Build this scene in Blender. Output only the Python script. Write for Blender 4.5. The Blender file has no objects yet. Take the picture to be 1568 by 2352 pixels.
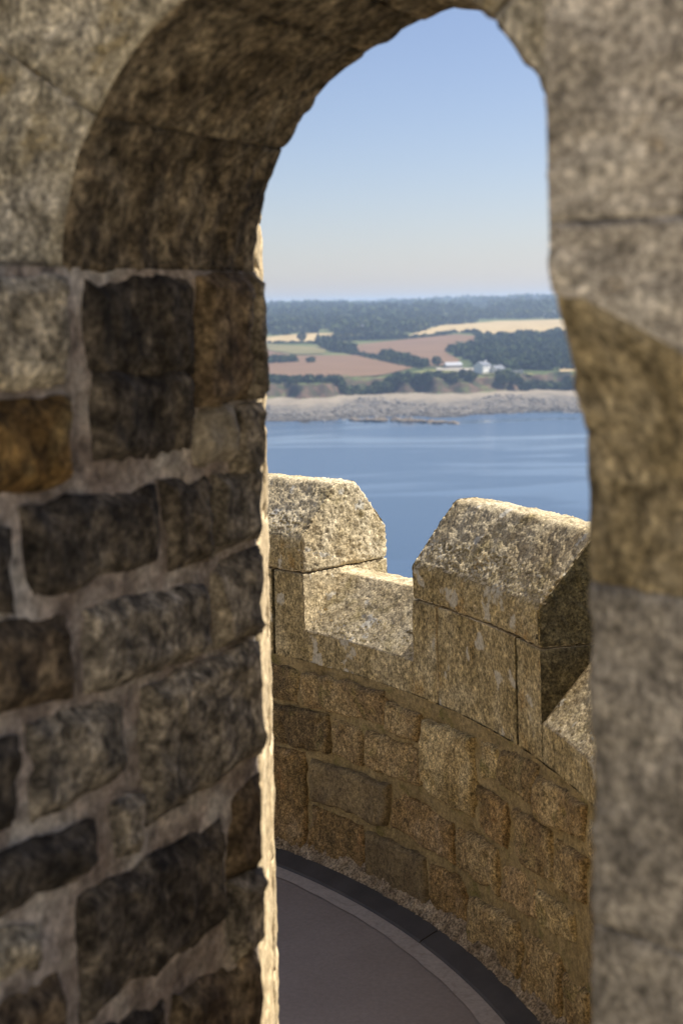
import bpy, bmesh, math, random
import numpy as np
from mathutils import Vector, Matrix
from mathutils.geometry import delaunay_2d_cdt

scene = bpy.context.scene
R = math.radians
random.seed(7)

# ------------------------------------------------------------------ camera
EYE = 2.17                                   # metres above the terrace floor
cam_data = bpy.data.cameras.new('camera')
cam = bpy.data.objects.new('camera', cam_data)
scene.collection.objects.link(cam)
cam_data.sensor_fit = 'VERTICAL'
cam_data.sensor_height = 36.0
cam_data.sensor_width = 24.0
cam_data.lens = 50.0
cam_data.shift_y = -(1176 - 703) / 2352.0    # verticals kept parallel: level camera, lens dropped
cam_data.clip_start = 0.05
cam_data.clip_end = 60000
cam.location = (0, 0, EYE)
cam.rotation_euler = (Matrix.Rotation(R(90), 3, 'X') @ Matrix.Rotation(R(-1.2), 3, 'Z')).to_euler()
cam_data.dof.use_dof = True
cam_data.dof.focus_distance = 5.25
cam_data.dof.aperture_fstop = 3.8
cam_data.dof.aperture_blades = 9
scene.camera = cam

# ------------------------------------------------------------------ sky and sun
SUN_AZ, SUN_EL = 18.0, 53.0                  # azimuth from +X towards +Y
world = bpy.data.worlds.new('World')
scene.world = world
world.use_nodes = True
wn, wl = world.node_tree.nodes, world.node_tree.links
wn.clear()
sky = wn.new('ShaderNodeTexSky')
sky.sky_type = 'NISHITA'
sky.sun_disc = False
sky.sun_elevation = R(SUN_EL)
sky.sun_rotation = R(90 - SUN_AZ)
sky.altitude = 60
sky.air_density = 1.0
sky.dust_density = 0.6
sky.ozone_density = 2.2
bg = wn.new('ShaderNodeBackground')
bg.inputs['Strength'].default_value = 0.064
out = wn.new('ShaderNodeOutputWorld')
tint = wn.new('ShaderNodeMix'); tint.data_type = 'RGBA'; tint.blend_type = 'MULTIPLY'
tint.inputs[0].default_value = 1.0
tint.inputs[7].default_value = (1.04, .955, 1.03, 1)
wl.new(sky.outputs[0], tint.inputs[6])
wl.new(tint.outputs[2], bg.inputs[0])
wl.new(bg.outputs[0], out.inputs[0])

sun_data = bpy.data.lights.new('sun', 'SUN')
sun_data.energy = 5.0
sun_data.angle = R(0.53)
sun_data.color = (1.0, 0.93, 0.82)
sun = bpy.data.objects.new('sun', sun_data)
scene.collection.objects.link(sun)
sun_dir = Vector((math.cos(R(SUN_EL)) * math.cos(R(SUN_AZ)), math.cos(R(SUN_EL)) * math.sin(R(SUN_AZ)), math.sin(R(SUN_EL))))
sun.rotation_euler = (-sun_dir).to_track_quat('-Z', 'Y').to_euler()
sun.location = sun_dir * 40

scene.view_settings.view_transform = 'Standard'
scene.view_settings.look = 'None'
scene.view_settings.gamma = 1.0
scene.view_settings.exposure = 0.9
scene.cycles.use_denoising = True
scene.cycles.max_bounces = 8
scene.cycles.diffuse_bounces = 4
scene.cycles.volume_bounces = 1

# ------------------------------------------------------------------ helpers
COL = scene.collection
rng = np.random.default_rng(11)
_perm = np.random.default_rng(3).permutation(256)
_perm = np.concatenate([_perm, _perm, _perm])
_grad = np.random.default_rng(5).normal(size=(256, 3))
_grad /= np.linalg.norm(_grad, axis=1)[:, None]

def pnoise(P):
    P = np.asarray(P, float)
    i = np.floor(P).astype(int)
    f = P - i
    u = f * f * f * (f * (f * 6 - 15) + 10)
    res = np.zeros(len(P))
    for dx in (0, 1):
        for dy in (0, 1):
            for dz in (0, 1):
                h = _perm[_perm[_perm[(i[:, 0] + dx) & 255] + ((i[:, 1] + dy) & 255)] + ((i[:, 2] + dz) & 255)]
                g = _grad[h]
                d = f - np.array([dx, dy, dz])
                w = (u[:, 0] if dx else 1 - u[:, 0]) * (u[:, 1] if dy else 1 - u[:, 1]) * (u[:, 2] if dz else 1 - u[:, 2])
                res += w * (g * d).sum(1)
    return res * 1.6

def fbm(P, scale, octaves=3, gain=.5):
    a, t, s = 1.0, 0.0, scale
    for k in range(octaves):
        t = t + a * pnoise(P * s + 17.3 * k)
        a *= gain
        s *= 2.03
    return t

def mesh_np(name, V, F, mat=None, smooth=True):
    """V (n,3), F (m,k) all of one size or a list of arrays"""
    me = bpy.data.meshes.new(name)
    V = np.asarray(V, np.float32)
    if not isinstance(F, list) or isinstance(F[0], tuple):
        F = [np.array(F)]
    F = [np.asarray(f, np.int32) for f in F if len(f)]
    me.vertices.add(len(V))
    me.vertices.foreach_set('co', V.ravel())
    nl = sum(f.size for f in F)
    npoly = sum(len(f) for f in F)
    me.loops.add(nl)
    me.polygons.add(npoly)
    me.loops.foreach_set('vertex_index', np.concatenate([f.ravel() for f in F]))
    tot = np.concatenate([np.full(len(f), f.shape[1], np.int32) for f in F])
    start = np.concatenate([[0], np.cumsum(tot)[:-1]]).astype(np.int32)
    me.polygons.foreach_set('loop_start', start)
    me.polygons.foreach_set('loop_total', tot)
    me.polygons.foreach_set('use_smooth', np.full(npoly, smooth, bool))
    me.update(calc_edges=True)
    me.validate()
    if mat:
        me.materials.append(mat)
    return me

def link(name, me, parent=None):
    o = bpy.data.objects.new(name, me)
    COL.objects.link(o)
    if parent:
        o.parent = parent
    return o

def thing(name, label, cat, group=None, loc=(0, 0, 0)):
    o = bpy.data.objects.new(name, None)
    o.location = loc
    COL.objects.link(o)
    return tag(o, label, cat, group)

def tag(o, label=None, cat=None, group=None, kind=None):
    if label: o['label'] = label
    if cat: o['category'] = cat
    if group: o['group'] = group
    if kind: o['kind'] = kind
    return o

def grid_faces(nu, nv, off=0):
    i, j = np.meshgrid(np.arange(nu), np.arange(nv), indexing='ij')
    a = off + i * (nv + 1) + j
    return np.stack([a, a + nv + 1, a + nv + 2, a + 1], -1).reshape(-1, 4)

def displace(me, fn):
    n = len(me.vertices)
    co = np.empty(n * 3, np.float32); me.vertices.foreach_get('co', co)
    no = np.empty(n * 3, np.float32); me.vertex_normals.foreach_get('vector', no)
    co = co.reshape(-1, 3); no = no.reshape(-1, 3)
    co = co + no * fn(co.astype(float))[:, None]
    me.vertices.foreach_set('co', co.astype(np.float32).ravel())
    me.update()

# ------------------------------------------------------------------ materials
def new_mat(name):
    m = bpy.data.materials.new(name)
    m.use_nodes = True
    nt = m.node_tree
    b = nt.nodes['Principled BSDF']
    return m, nt, b

class NT:
    def __init__(s, nt):
        s.nt = nt
    def n(s, t, **kw):
        x = s.nt.nodes.new(t)
        for k, v in kw.items():
            setattr(x, k, v)
        return x
    def l(s, a, b):
        s.nt.links.new(a, b)
    def noise(s, vec, scale, detail=4, rough=.55, dist=0):
        x = s.n('ShaderNodeTexNoise')
        x.inputs['Scale'].default_value = scale
        x.inputs['Detail'].default_value = detail
        x.inputs['Roughness'].default_value = rough
        x.inputs['Distortion'].default_value = dist
        s.l(vec, x.inputs['Vector'])
        return x.outputs['Fac']
    def ramp(s, fac, stops):
        x = s.n('ShaderNodeValToRGB')
        e = x.color_ramp.elements
        while len(e) < len(stops):
            e.new(.5)
        for el, (p, c) in zip(e, stops):
            el.position = p
            el.color = (*c, 1) if len(c) == 3 else c
        s.l(fac, x.inputs[0])
        return x.outputs[0]
    def mix(s, fac, a, b, mode='MIX'):
        x = s.n('ShaderNodeMix', data_type='RGBA', blend_type=mode)
        if isinstance(fac, (int, float)):
            x.inputs[0].default_value = fac
        else:
            s.l(fac, x.inputs[0])
        for k, v in ((6, a), (7, b)):
            if isinstance(v, tuple):
                x.inputs[k].default_value = (*v, 1)
            else:
                s.l(v, x.inputs[k])
        return x.outputs[2]
    def math(s, op, a, b=None, c=None):
        x = s.n('ShaderNodeMath', operation=op)
        for k, v in enumerate((a, b, c)):
            if v is None:
                continue
            if isinstance(v, (int, float)):
                x.inputs[k].default_value = v
            else:
                s.l(v, x.inputs[k])
        return x.outputs[0]

G3 = lambda v: (v, v, v)

def stone_mat(name, c_dark, c_mid, c_light, grain=130.0, patch=5.0, fleck=.6, lichen=None, lichen_amt=.0, lichen_scale=9.0,
              moss=None, moss_amt=0.0, bump=.6, bump_scale=95.0, bump_dist=.004, vary=.35, stretch=1.0, contrast=1.0, blot=0.0):
    m, nt, b = new_mat(name)
    T = NT(nt)
    tc = T.n('ShaderNodeTexCoord')
    oi = T.n('ShaderNodeObjectInfo')
    off = T.math('MULTIPLY', oi.outputs['Random'], 37.0)
    va = T.n('ShaderNodeVectorMath', operation='ADD')
    T.l(tc.outputs['Object'], va.inputs[0])
    T.l(off, va.inputs[1])
    mp = T.n('ShaderNodeMapping')
    mp.inputs['Scale'].default_value = (1, 1, 1 / stretch)
    T.l(va.outputs[0], mp.inputs[0])
    v = mp.outputs[0]
    n1 = T.noise(v, patch, 5, .6, .6)
    base = T.ramp(n1, [(.32, c_dark), (.5, c_mid), (.68, c_light)])
    n2 = T.noise(v, grain, 3, .7)
    d = .28 / contrast
    g = T.ramp(n2, [(.5 - d * .62, G3(.34)), (.5, G3(.95)), (.5 + d * .6, G3(1.65))])
    col = T.mix(fleck, base, T.mix(1.0, base, g, 'MULTIPLY'))
    n2b = T.noise(v, grain * .33, 4, .65)
    g2 = T.ramp(n2b, [(.34, G3(.52)), (.5, G3(1.0)), (.68, G3(1.35))])
    col = T.mix(.8, col, T.mix(1.0, col, g2, 'MULTIPLY'))
    if blot:
        n5 = T.noise(v, grain * .42, 4, .7, .4)
        g5 = T.ramp(n5, [(.36, G3(.18)), (.47, G3(.8)), (.55, G3(1.15)), (.68, G3(2.1))])
        col = T.mix(blot, col, T.mix(1.0, col, g5, 'MULTIPLY'))
    if moss:
        n4 = T.noise(v, patch * 1.3, 5, .65, .3)
        f = T.ramp(n4, [(.62 - moss_amt, G3(0)), (.76 - moss_amt, G3(1))])
        col = T.mix(T.math('MULTIPLY', f, .75), col, T.mix(1.0, moss, g, 'MULTIPLY'))
    if lichen:
        n3 = T.noise(v, lichen_scale, 5, .5, .15)
        f = T.ramp(n3, [(.70 - lichen_amt, G3(0)), (.725 - lichen_amt, G3(1))])
        col = T.mix(T.math('MULTIPLY', f, .85), col, T.mix(.35, lichen, T.mix(1.0, lichen, g, 'MULTIPLY')))
    val = T.math('MULTIPLY_ADD', oi.outputs['Random'], vary * 2, 1 - vary)
    hs = T.n('ShaderNodeHueSaturation')
    T.l(val, hs.inputs['Value'])
    T.l(col, hs.inputs['Color'])
    T.l(hs.outputs[0], b.inputs['Base Color'])
    b.inputs['Roughness'].default_value = .92
    b.inputs['Specular IOR Level'].default_value = .25
    bn = T.noise(v, bump_scale, 5, .65)
    bn2 = T.noise(v, bump_scale * .22, 4, .6)
    s = T.math('ADD', bn, T.math('MULTIPLY', bn2, 1.6))
    bp = T.n('ShaderNodeBump')
    bp.inputs['Strength'].default_value = bump
    bp.inputs['Distance'].default_value = bump_dist
    T.l(s, bp.inputs['Height'])
    T.l(bp.outputs[0], b.inputs['Normal'])
    return m

MAT = {}
# granite of the merlons and crenels
MAT['granite'] = stone_mat('granite', (0.401, 0.315, 0.181), (0.512, 0.425, 0.271), (0.624, 0.536, 0.371), grain=120, patch=4.5, fleck=.8, blot=.3,
                           lichen=(.55, .52, .44), lichen_amt=.05, lichen_scale=10, moss=(.22, .17, .06), moss_amt=.06,
                           bump=.7, bump_scale=110, bump_dist=.005, vary=.1)
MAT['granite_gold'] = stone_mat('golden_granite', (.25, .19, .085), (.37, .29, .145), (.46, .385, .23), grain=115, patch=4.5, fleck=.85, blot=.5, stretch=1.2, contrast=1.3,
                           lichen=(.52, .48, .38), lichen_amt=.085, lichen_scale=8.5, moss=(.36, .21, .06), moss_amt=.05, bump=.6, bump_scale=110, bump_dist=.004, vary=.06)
MAT['granite_mossy_shade'] = stone_mat('mossy_shade_granite', (.075, .062, .03), (.12, .10, .052), (.20, .17, .10), grain=115, patch=7, fleck=.85, blot=.5, contrast=1.3, bump=.6, vary=0)  # dark lichen, with shade of unlit ends and joints put into the colour
MAT['p_dark'] = stone_mat('parapet_dark', (0.125, 0.088, 0.042), (0.192, 0.135, 0.063), (0.280, 0.210, 0.094), grain=165, patch=7, fleck=.85, blot=.55, stretch=1.15, contrast=1.4, bump=.6, moss=(.12, .11, .03), moss_amt=.05, vary=.12)
MAT['p_brown'] = stone_mat('parapet_brown', (0.200, 0.132, 0.061), (0.299, 0.212, 0.099), (0.413, 0.312, 0.156), grain=165, patch=7, fleck=.85, blot=.55, stretch=1.15, contrast=1.4, bump=.6, moss=(.15, .13, .035), moss_amt=.05, vary=.15)
MAT['p_tan'] = stone_mat('parapet_tan', (0.241, 0.177, 0.077), (0.366, 0.277, 0.135), (0.467, 0.371, 0.194), grain=165, patch=7, fleck=.85, blot=.55, stretch=1.15, contrast=1.4, bump=.6, moss=(.16, .14, .04), moss_amt=.05, vary=.1)
MAT['p_orange'] = stone_mat('parapet_orange', (0.155, 0.106, 0.043), (0.262, 0.172, 0.073), (0.345, 0.249, 0.135), grain=165, patch=6, fleck=.85, blot=.55, stretch=1.15, contrast=1.4, bump=.6, moss=(.30, .15, .05), moss_amt=-.01, vary=.1)
MAT['p_slate'] = stone_mat('parapet_slate', (0.129, 0.094, 0.051), (0.181, 0.135, 0.070), (0.258, 0.195, 0.098), grain=170, patch=6, fleck=.6, blot=.3, bump=.5, vary=.1)
MAT['p_pink'] = stone_mat('parapet_pink', (0.294, 0.203, 0.094), (0.382, 0.271, 0.137), (0.441, 0.338, 0.168), grain=165, patch=6, fleck=.85, blot=.55, stretch=1.15, contrast=1.4, bump=.6, vary=.1)
MAT['p_mortar'] = stone_mat('parapet_mortar', (0.200, 0.148, 0.069), (0.274, 0.205, 0.095), (0.337, 0.256, 0.125), grain=170, patch=6, fleck=.45, bump=.5, moss=(.13, .12, .03), moss_amt=.07, vary=0)
# masonry of the arched wall (dark, close to the lens)
MAT['w_dark'] = stone_mat('wall_dark', (0.034, 0.030, 0.024), (0.086, 0.072, 0.055), (0.187, 0.158, 0.115), grain=75, patch=9, fleck=.8, blot=.8, bump=.55, bump_scale=60, bump_dist=.007, vary=.15, contrast=1.2)
MAT['w_grey'] = stone_mat('wall_grey', (0.120, 0.106, 0.085), (0.227, 0.200, 0.155), (0.407, 0.356, 0.269), grain=75, patch=9, fleck=.8, blot=.8, bump=.55, bump_scale=60, bump_dist=.007, vary=.18, contrast=1.2)
MAT['w_light'] = stone_mat('wall_light', (0.239, 0.207, 0.145), (0.407, 0.356, 0.259), (0.622, 0.552, 0.404), grain=75, patch=10, fleck=.8, blot=.8, bump=.55, bump_scale=60, bump_dist=.007, vary=.1, contrast=1.2)
MAT['w_brown'] = stone_mat('wall_brown', (0.084, 0.059, 0.036), (0.159, 0.119, 0.073), (0.281, 0.216, 0.130), grain=75, patch=9, fleck=.75, blot=.8, bump=.55, bump_scale=60, bump_dist=.007, vary=.15)
MAT['w_orange'] = stone_mat('wall_orange', (0.106, 0.060, 0.021), (0.221, 0.136, 0.046), (0.336, 0.255, 0.115), grain=75, patch=10, fleck=.6, blot=.8, bump=.55, bump_scale=60, bump_dist=.007, vary=.1)
MAT['w_pale'] = stone_mat('wall_pale', (0.291, 0.260, 0.198), (0.395, 0.350, 0.270), (0.499, 0.440, 0.342), grain=75, patch=10, fleck=.5, bump=.7, bump_scale=60, bump_dist=.006, vary=.1)
MAT['w_mortar'] = stone_mat('wall_mortar', (0.277, 0.223, 0.184), (0.426, 0.367, 0.310), (0.617, 0.579, 0.506), grain=60, patch=7, fleck=.6, blot=.3, bump=.6, bump_scale=50, bump_dist=.006, vary=0)
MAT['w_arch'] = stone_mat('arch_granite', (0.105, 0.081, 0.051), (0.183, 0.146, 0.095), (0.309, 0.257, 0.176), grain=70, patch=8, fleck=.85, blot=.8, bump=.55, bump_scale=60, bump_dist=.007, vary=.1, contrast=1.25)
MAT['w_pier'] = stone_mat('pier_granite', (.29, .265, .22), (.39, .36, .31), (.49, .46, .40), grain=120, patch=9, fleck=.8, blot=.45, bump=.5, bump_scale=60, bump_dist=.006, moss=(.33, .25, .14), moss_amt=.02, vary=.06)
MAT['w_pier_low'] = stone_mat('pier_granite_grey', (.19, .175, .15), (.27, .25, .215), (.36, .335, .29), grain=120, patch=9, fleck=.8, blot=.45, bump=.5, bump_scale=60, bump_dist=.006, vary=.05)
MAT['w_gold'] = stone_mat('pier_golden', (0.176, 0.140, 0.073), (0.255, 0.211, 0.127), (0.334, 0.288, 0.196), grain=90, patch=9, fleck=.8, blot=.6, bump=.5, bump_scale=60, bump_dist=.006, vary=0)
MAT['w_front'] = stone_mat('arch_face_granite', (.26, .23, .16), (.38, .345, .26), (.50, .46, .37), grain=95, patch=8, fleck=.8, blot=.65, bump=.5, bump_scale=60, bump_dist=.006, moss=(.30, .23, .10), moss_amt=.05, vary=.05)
MAT['facade'] = stone_mat('facade_granite', (.34, .285, .19), (.44, .375, .27), (.52, .46, .35), grain=60, patch=3, fleck=.5, bump=.6, vary=.05)
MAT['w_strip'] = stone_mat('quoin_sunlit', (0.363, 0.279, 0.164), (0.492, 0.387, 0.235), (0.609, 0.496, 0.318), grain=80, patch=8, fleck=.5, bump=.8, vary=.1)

# ------------------------------------------------------------------ sea and coast
SEA = -62.0

def elev(x, y):
    x = np.asarray(x, float); y = np.asarray(y, float)
    a = x / np.maximum(y, 1.0)
    sh = 806 + 150 * a + 9 * np.sin(a * 61) + 5 * np.sin(a * 137 + 1) + 3 * np.sin(a * 331 + 2)
    q = y - sh
    b = 138 + 10 * np.sin(a * 47 + .5) + 6 * np.sin(a * 113) + 4 * np.sin(a * 261)
    e = np.where(q < 0, q * .06, 0)
    e = e + np.interp(q / b, [0, .45, 1.0], [0, 3.0, 4.6]) * (q > 0)
    e = e + 9.0 * np.clip((q - b) / (20 + 6 * np.sin(a * 90)), 0, 1)
    e = e + np.interp(y, [980, 1350, 1700, 2000, 2600, 3500, 5000, 7000, 9500], [0, 10.4, 20.4, 27.4, 36, 43.5, 49.5, 54, 46])
    g = np.clip((y - 1050) / 500, 0, 1)
    e = e + g * (1.6 * np.sin(x / 130 + y / 210) + 1.2 * np.sin(x / 71 - y / 160 + 1.3))
    h = np.clip((y - 2300) / 1500, 0, 1)
    e = e + h * (3.0 * np.sin(x / 310 + y / 900) + 2.0 * np.sin(x / 143 + 2 + y / 500)) + np.clip(a, -.3, .6) * 22 * h
    return e

def gz(x, y):
    return SEA + float(elev(x, y))

# sea sheet
m, nt, b = new_mat('sea_water'); T = NT(nt)
tc = T.n('ShaderNodeTexCoord')
mp = T.n('ShaderNodeMapping'); mp.inputs['Scale'].default_value = (.0045, .011, .01); mp.inputs['Rotation'].default_value = (0, 0, R(-14))
T.l(tc.outputs['Object'], mp.inputs[0])
slick = T.noise(mp.outputs[0], 1.0, 4, .5, .8)
mp2 = T.n('ShaderNodeMapping'); mp2.inputs['Scale'].default_value = (.02, .12, .1); mp2.inputs['Rotation'].default_value = (0, 0, R(-8))
T.l(tc.outputs['Object'], mp2.inputs[0])
streak = T.noise(mp2.outputs[0], 1.0, 4, .6, .5)
sl = T.ramp(T.math('ADD', T.math('MULTIPLY', slick, .9), T.math('MULTIPLY', streak, .1)), [(.44, G3(0)), (.5, G3(1))])
b.inputs['Base Color'].default_value = (.032, .064, .112, 1)
b.inputs['IOR'].default_value = 1.333
T.l(T.math('MULTIPLY_ADD', sl, .16, .05), b.inputs['Roughness'])
mp3 = T.n('ShaderNodeMapping'); mp3.inputs['Scale'].default_value = (.25, .6, 1)
T.l(tc.outputs['Object'], mp3.inputs[0])
wv = T.noise(mp3.outputs[0], 1.0, 5, .6)
bp = T.n('ShaderNodeBump'); bp.inputs['Distance'].default_value = .25
T.l(T.math('MULTIPLY_ADD', sl, .32, .05), bp.inputs['Strength'])
T.l(wv, bp.inputs['Height']); T.l(bp.outputs[0], b.inputs['Normal'])
MAT['sea'] = m
S_ = 10600
me = mesh_np('sea', [(-S_, -S_, SEA), (S_, -S_, SEA), (S_, S_, SEA), (-S_, S_, SEA)], [(0, 1, 2, 3)], MAT['sea'], False)
tag(link('sea', me), 'calm blue sea with pale slicks below the castle', kind='structure')

# land
m, nt, b = new_mat('land'); T = NT(nt)
geo = T.n('ShaderNodeNewGeometry'); tc = T.n('ShaderNodeTexCoord')
sp = T.n('ShaderNodeSeparateXYZ'); T.l(tc.outputs['Object'], sp.inputs[0])
sn = T.n('ShaderNodeSeparateXYZ'); T.l(geo.outputs['True Normal'], sn.inputs[0])
n_a = T.noise(tc.outputs['Object'], .012, 5, .6)
n_b = T.noise(tc.outputs['Object'], .11, 5, .65)
grass = T.ramp(n_a, [(.35, (.045, .065, .022)), (.5, (.085, .105, .036)), (.65, (.15, .145, .065))])
grass = T.mix(.5, grass, T.mix(1.0, grass, T.ramp(n_b, [(.35, G3(.55)), (.65, G3(1.5))]), 'MULTIPLY'))
cliff = T.ramp(n_b, [(.36, (.035, .045, .018)), (.5, (.065, .05, .032)), (.62, (.12, .075, .05)), (.74, (.20, .14, .09))])
steep = T.ramp(sn.outputs[2], [(.90, G3(1)), (.965, G3(0))])
col = T.mix(steep, grass, cliff)
n_c = T.noise(tc.outputs['Object'], .35, 5, .7)
peb = T.ramp(n_c, [(.36, (.06, .055, .046)), (.5, (.135, .12, .10)), (.66, (.24, .215, .18))])
sand = T.mix(.4, (.30, .25, .18), peb)
zz = T.math('ADD', sp.outputs[2], T.math('MULTIPLY', T.math('SUBTRACT', n_b, .5), 2.4))
beach = T.mix(T.ramp(T.math('DIVIDE', T.math('ADD', zz, 62.0), 6.0), [(.52, G3(0)), (.66, G3(1))]), peb, sand)
wet = T.ramp(T.math('DIVIDE', T.math('ADD', zz, 62.0), 4.0), [(.05, G3(.25)), (.3, G3(1))])
beach = T.mix(1.0, beach, wet, 'MULTIPLY')
isb = T.ramp(T.math('DIVIDE', T.math('ADD', T.math('ADD', sp.outputs[2], T.math('MULTIPLY', T.math('SUBTRACT', n_b, .5), .8)), 62.0), 10.0), [(.46, G3(1)), (.52, G3(0))])
col = T.mix(isb, col, beach)
T.l(col, b.inputs['Base Color'])
b.inputs['Roughness'].default_value = .95
b.inputs['Specular IOR Level'].default_value = .1
MAT['land'] = m

av = np.unique(np.concatenate([np.linspace(-.85, -.1, 70), np.linspace(-.1, .24, 230), np.linspace(.24, .95, 70)]))
dv = np.unique(np.concatenate([np.linspace(730, 1080, 120), np.geomspace(1080, 3500, 90), np.geomspace(3500, 9800, 50)]))
Dg, Ag = np.meshgrid(dv, av, indexing='ij')
X, Y = Ag * Dg, Dg
E_ = elev(X, Y)
rough = fbm(np.stack([X.ravel(), Y.ravel(), 0 * X.ravel()], 1), 1 / 14.0, 3).reshape(X.shape)
E_ = E_ + rough * np.where(E_ < 4.9, .5, np.where(E_ < 14.5, 1.5, .3)) * (E_ > -1)
me = mesh_np('terrain', np.stack([X, Y, E_ + SEA], -1).reshape(-1, 3), grid_faces(len(dv) - 1, len(av) - 1), MAT['land'])
tag(link('coast_terrain', me), 'low green coast with pebble beach and eroded brown cliff across the bay', kind='structure')

# fields
def field_mat(name, c1, c2, sx=.02, sy=.02):
    m, nt, b = new_mat(name); T = NT(nt)
    tc = T.n('ShaderNodeTexCoord'); mp = T.n('ShaderNodeMapping'); mp.inputs['Scale'].default_value = (sx, sy, .02)
    T.l(tc.outputs['Object'], mp.inputs[0])
    n = T.noise(mp.outputs[0], 1, 5, .6, .4)
    T.l(T.ramp(n, [(.34, c1), (.66, c2)]), b.inputs['Base Color'])
    b.inputs['Roughness'].default_value = .95; b.inputs['Specular IOR Level'].default_value = .1
    return m
MAT['f_tan'] = field_mat('stubble', (.34, .255, .125), (.41, .315, .165), .05, .008)
MAT['f_brown'] = field_mat('ploughed', (.145, .088, .050), (.185, .115, .066), .02, .04)
MAT['f_olive'] = field_mat('olive_pasture', (.13, .12, .05), (.19, .165, .075))
MAT['f_grass'] = field_mat('short_grass', (.15, .16, .05), (.22, .21, .085), .05, .05)
MAT['f_green'] = field_mat('bright_grass', (.16, .24, .06), (.22, .30, .09))
MAT['f_yard'] = field_mat('pale_gravel', (.28, .25, .20), (.36, .33, .28), .06, .06)
FIELDS = {
 'tan_right': ('f_tan', 'wide pale gold stubble field below the dark wooded ridge', [(73, 1552), (129, 1842), (216, 1989), (310, 1967), (348, 1929), (273, 1515), (236, 1506), (146, 1451), (148, 1590), (126, 1593), (94, 1512), (71, 1490)]),
 'tan_left': ('f_tan', 'narrow pale gold stubble field at the left, above the ploughed land', [(-114, 1550), (-86, 1561), (-43, 1618), (-5, 1626), (-15, 1525), (-32, 1475), (-82, 1480), (-109, 1480)]),
 'olive_mid': ('f_olive', 'small olive pasture between the two gold stubble fields', [(-13, 1505), (-4, 1604), (48, 1580), (48, 1496), (2, 1488)]),
 'olive_left': ('f_olive', 'dull olive pasture above the nearer ploughed field', [(-109, 1474), (-81, 1466), (-15, 1370), (-16, 1275), (-42, 1279), (-76, 1371), (-103, 1396)]),
 'brown_mid': ('f_brown', 'farther reddish ploughed field beside the big wood', [(0, 1361), (25, 1412), (122, 1534), (139, 1489), (125, 1346), (89, 1251), (94, 1142), (85, 1084), (59, 1081), (60, 1140), (37, 1217), (7, 1305)]),
 'brown_left': ('f_brown', 'nearer reddish ploughed field above the cliff', [(-102, 1373), (-75, 1357), (-41, 1256), (11, 1236), (31, 1151), (52, 1071), (39, 1031), (24, 999), (-7, 989), (-26, 989), (-59, 1048), (-79, 1065)]),
 'grass_strip': ('f_grass', 'yellow green grass strip along the cliff top by the white house', [(38, 1011), (65, 1045), (92, 1023), (134, 1001), (133, 996), (88, 990), (66, 992), (41, 988)]),
 'green_small': ('f_green', 'small bright green meadow behind the big wood', [(189, 1421), (207, 1415), (189, 1330), (181, 1356)]),
 'tan_small': ('f_tan', 'little tan field at the right above the cliff', [(156, 1030), (178, 1046), (169, 1000), (152, 1004)]),
 'yard': ('f_yard', 'pale gravel yard between the grey barn and the white house', [(69, 1064), (99, 1051), (95, 1014), (85, 1003), (69, 1038)]),
 'w1': ('f_tan', 'gold stubble field far out to the west', [(-420, 1500), (-160, 1480), (-170, 1640), (-430, 1700)]),
 'w2': ('f_brown', 'ploughed field far out to the west above the cliff', [(-330, 1060), (-130, 1060), (-140, 1380), (-360, 1360)]),
 'e1': ('f_olive', 'olive pasture far out to the east above the cliff', [(230, 1080), (420, 1110), (450, 1400), (260, 1380)]),
 'e2': ('f_tan', 'gold stubble field far out to the east', [(480, 1200), (700, 1250), (760, 1600), (500, 1560)]),
}
def pip(x, y, poly):
    c = False
    for k in range(len(poly)):
        (x1, y1), (x2, y2) = poly[k], poly[k - 1]
        if (y1 > y) != (y2 > y) and x < (x2 - x1) * (y - y1) / (y2 - y1) + x1:
            c = not c
    return c
for k, (mm, lab, poly) in FIELDS.items():
    pts = []
    for q in range(len(poly)):
        (x1, y1), (x2, y2) = poly[q], poly[(q + 1) % len(poly)]
        nn = max(2, int(math.hypot(x2 - x1, y2 - y1) / 14))
        for s in range(nn):
            t = s / nn
            pts.append(Vector((x1 + (x2 - x1) * t + random.uniform(-.8, .8), y1 + (y2 - y1) * t + random.uniform(-2, 2))))
    nb = len(pts)
    xs = [p[0] for p in poly]; ys = [p[1] for p in poly]
    for gx in np.arange(min(xs), max(xs), 14):
        for gy in np.arange(min(ys), max(ys), 16):
            if pip(gx, gy, poly):
                pts.append(Vector((gx, gy)))
    r_ = delaunay_2d_cdt(pts, [(i, (i + 1) % nb) for i in range(nb)], [], 1, 1e-4)
    vv = np.array([(p[0], p[1]) for p in r_[0]])
    z = elev(vv[:, 0], vv[:, 1]) + SEA + .75
    me = mesh_np('field', np.c_[vv, z], np.array([f for f in r_[2] if len(f) == 3]), MAT[mm])
    tag(link('field', me), lab, kind='structure')

# foliage
m, nt, b = new_mat('far_foliage'); T = NT(nt)
tc = T.n('ShaderNodeTexCoord')
n1 = T.noise(tc.outputs['Object'], .06, 4, .6); n2 = T.noise(tc.outputs['Object'], .5, 3, .6)
c = T.ramp(n1, [(.34, (.024, .042, .016)), (.5, (.045, .068, .024)), (.66, (.085, .10, .036))])
T.l(T.mix(.6, c, T.mix(1.0, c, T.ramp(n2, [(.35, G3(.55)), (.65, G3(1.5))]), 'MULTIPLY')), b.inputs['Base Color'])
b.inputs['Roughness'].default_value = .9; b.inputs['Specular IOR Level'].default_value = .1
MAT['foliage'] = m
m, nt, b = new_mat('bark'); b.inputs['Base Color'].default_value = (.09, .07, .05, 1); b.inputs['Roughness'].default_value = .95
MAT['bark'] = m

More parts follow.
